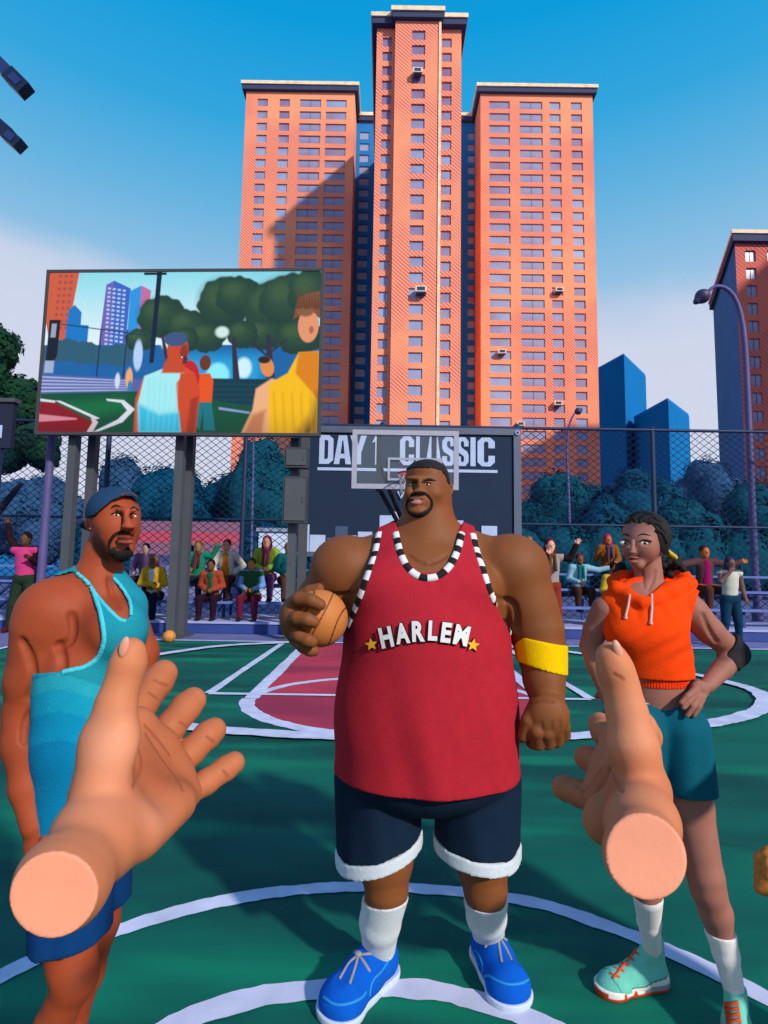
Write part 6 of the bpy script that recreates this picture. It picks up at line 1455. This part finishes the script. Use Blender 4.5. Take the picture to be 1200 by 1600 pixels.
    q = w(hd[0], hd[1]-.085, hd[2]-.055); d = np.linalg.norm((V-q)*np.array([.55,1,1.7]), axis=1); wv = np.clip(1.5-d/(.012*sc), 0, 1)[:,None]*.7; cols = cols*(1-wv)+np.array(lin(130,60,56)[:3])*wv
    mesh_np('body', V, Q, SKIN, root, colors=cols)
    def cl(name, prims, off, c, zmin=None, zmax=None, xin=None, m_=None):
        f = Field([dict(p) for p in prims], h, .03+off).offset(off)
        if zmin is not None: f.halfspace(w(0,0,zmin), (0,0,-1))
        if zmax is not None: f.halfspace(w(0,0,zmax), (0,0,1))
        if (f.f < 0).sum() < 8: return
        V, Q = f.mesh(); mesh_np(name, V, Q, m_ or CLOTH, root, colors=flat(lin(*c,.68), len(V)))
    cl('trousers', legs, .010, pants, zmin=.09, zmax=zs+.10)
    if vest:
        cl('shirt', torso+armp, .012, top, zmin=.45+dz+.03); cl('vest', torso, .030, vest, zmin=.45+dz+.04, zmax=.45+dz+.58)
    elif 'bare' in arms or inner == 'sleeveless': cl('top', torso, .014, top, zmin=.45+dz+.02, zmax=.45+dz+.56)
    else: cl('jacket', torso+armp, .018, top, zmin=.45+dz+.0)
    if inner and inner != 'sleeveless': cl('shirt_front', [c_((0,-.055,.45+dz+.08), .075, (0,-.085-L*.35,.45+dz+.50), .055, .01, .9)], .030, inner, zmin=.45+dz+.02)
    if scarf:
        pr = [c_((math.cos(a)*.085, -.03-L*.4+math.sin(a)*.085, .45+dz+.555), .036, (math.cos(a+.7)*.085, -.03-L*.4+math.sin(a+.7)*.085, .45+dz+.555), .036, .01) for a in np.arange(0, 6.3, .7)]
        pr += [c_((-.03,-.14-L*.4,.45+dz+.53), .035, (-.05,-.19-L*.3,.45+dz+.22), .032, .01), c_((.05,-.14-L*.4,.45+dz+.53), .03, (.06,-.18-L*.3,.45+dz+.30), .028, .01)]
        cl('scarf', pr, 0, scarf)
    hp = [e_((hd[0], hd[1]+.018, hd[2]+.03), (.088,.098,.108), .02)]
    if long_hair: hp += [c_((.07,hd[1]+.03,hd[2]), .035, (.085,hd[1]+.0,hd[2]-.19), .03), c_((-.07,hd[1]+.03,hd[2]), .035, (-.085,hd[1]+.0,hd[2]-.19), .03), c_((0,hd[1]+.06,hd[2]), .06, (0,hd[1]+.06,hd[2]-.2), .05)]
    f = Field(hp, .010, .02); n = R@np.array([0,-1,-.55]); 
    f2 = Field([e_((hd[0], hd[1]-.075, hd[2]-.035), (.066,.07,.085), .01)], .010, .02)
    f.apply(dict(t='e', c=w(hd[0], hd[1]-.095, hd[2]-.04), r=np.array((.068,.075,.082))*sc, k=.006, R=R, neg=True))
    if not long_hair: f.halfspace(w(hd[0], hd[1], hd[2]-.045), (0,0,-1))
    V, Q = f.mesh(); V = V+np.random.normal(0, .0015, V.shape); mesh_np('hair' if not hat else 'beanie', V, Q, CLOTH, root, colors=flat(lin(*(hat or hairc),.7), len(V)))
    if beard: cl('beard', [e_((hd[0], hd[1]-.055, hd[2]-.085), (.05,.05,.035), .01)], .004, hairc)
    for (q,) in feet:
        pr = [c_((q[0],q[1]+.03,.06), .045, (q[0],q[1]-.14,.045), .042, .02), c_((q[0],q[1]+.01,.07), .045, (q[0],q[1]+.01,.12), .042, .02)]
        f = Field(pr, .011, .02); f.halfspace(w(q[0],q[1],.005), (0,0,-1)); V, Q = f.mesh(); cc = flat(lin(*shoes,.9), len(V)); cc[V[:,2] < z0+.03] = np.array(lin(60,56,64)[:3]); mesh_np('shoe', V, Q, CLOTH, root, colors=cc)
    return root
Y1, Y2, Y3 = YP+.5, YP+1.15, YP+1.8
S1, S2, S3 = ZP, ZP+.40, ZP+.77
sp_ = spectator
sp_('seated spectator in a yellow jacket with white collar, elbows on knees, front bench', 244, 868, Y1, 'sit', (98,62,40), (150,104,50), (226,176,40), (22,28,44), inner=(220,220,225), arms=('cross','lap'), zfoot=S1, lean=.14, beard=True)
sp_('seated spectator in a mauve jacket and black cap behind the yellow jacket', 231, 849, Y2, 'sit', (226,180,160), (28,22,30), (120,84,128), (60,44,64), arms=('knee','hip'), zfoot=S2, lean=.1, hat=(24,20,28))
sp_('seated spectator in a green jumper and maroon scarf waving one hand', 312, 845, Y2, 'sit', (150,112,64), (110,84,40), (20,138,106), (24,48,64), scarf=(110,36,52), arms=('lap','wave'), zfoot=S2)
sp_('seated spectator in a rust jacket over green, head bowed, front bench', 334, 874, Y1, 'sit', (112,70,44), (30,18,20), (172,74,50), (44,18,40), inner=(30,96,62), arms=('lap','lap'), zfoot=S1, lean=.26)
sp_('seated spectator in a cream jacket over an orange shirt, one hand on hip', 356, 843, Y2, 'sit', (206,140,112), (110,44,30), (214,204,196), (74,44,36), inner=(232,128,30), arms=('knee','hip'), zfoot=S2)
sp_('seated spectator with pale blue sleeves, green vest and maroon trousers, front bench', 396, 872, Y1, 'sit', (176,128,60), (92,52,30), (118,160,226), (110,26,58), vest=(40,92,52), arms=('lap','lap'), zfoot=S1, lean=.16)
sp_('seated spectator with magenta hair and scarf in a lime jacket', 419, 837, Y2+.1, 'sit', (244,170,130), (140,30,88), (160,196,60), (120,64,120), scarf=(140,36,92), arms=('lap','lap'), zfoot=S2, lean=.1, long_hair=True)
sp_('seated spectator in a dark teal jacket and brown trousers beside the right screen post', 449, 848, Y2, 'sit', (150,100,60), (130,84,50), (8,98,104), (88,56,44), arms=('knee','lap'), zfoot=S2, turn=25, lean=.1)
sp_('spectator with magenta hair on the top bench behind the middle screen posts', 290, 838, Y3, 'sit', (190,120,90), (130,30,80), (60,40,70), (40,36,60), arms=('lap','lap'), zfoot=S3, long_hair=True)
sp_('standing man in a pink puffer vest raising one arm at the far left', 44, 832, 12.4, 'stride', (100,62,44), (22,16,20), (44,22,30), (40,60,44), shoes=(84,20,34), vest=(226,70,140), arms=('up','bent'), zfoot=.0, group='spectators standing by the court')
sp_('standing spectator in a beige vest, rust trousers and dark red beanie', 858, 842, 12.5, 'stand', (238,170,150), (110,30,60), (40,26,32), (150,54,30), shoes=(110,30,30), vest=(176,160,156), scarf=(110,70,44), hat=(104,26,54), arms=('face','wave'), zfoot=.0, long_hair=True, group='spectators standing by the court')
sp_('seated spectator in a pale blue jacket with teal scarf pointing to one side', 903, 865, Y2, 'sit', (130,76,48), (100,44,36), (150,196,216), (76,44,34), shoes=(40,40,56), scarf=(10,116,120), arms=('lap','out'), zfoot=S2-.12, lean=.12)
sp_('seated spectator with bright pink hair and tan jacket on the top bench', 948, 835, Y3, 'sit', (200,110,60), (214,30,88), (150,90,30), (52,40,60), arms=('bent','lap'), zfoot=S3, scarf=(90,60,90), long_hair=True)
sp_('seated spectator with a yellow sleeve and maroon trousers left of the orange hoodie', 957, 879, Y1, 'sit', (160,86,50), (44,22,26), (214,180,60), (110,20,60), inner=(40,34,40), arms=('lap','lap'), zfoot=S1, lean=.1)
sp_('seated spectator in a brown coat over magenta with both arms spread', 1098, 852, Y2, 'sit', (206,110,50), (70,44,34), (100,64,66), (90,54,40), inner=(160,20,96), arms=('out','out'), zfoot=S2-.15)
sp_('standing woman in a white sleeveless top and navy jeans beside the street lamp', 1138, 871, 11.9, 'stand', (120,84,84), (60,54,84), (222,222,206), (16,64,92), shoes=(225,225,232), inner='sleeveless', arms=('face','down'), zfoot=.0, long_hair=True, group='spectators standing by the court')
sp_('spectator with tan hair half hidden behind the big man\'s shoulder', 826, 838, Y3, 'sit', (190,120,84), (150,100,50), (120,80,50), (60,40,40), arms=('lap','lap'), zfoot=S3)
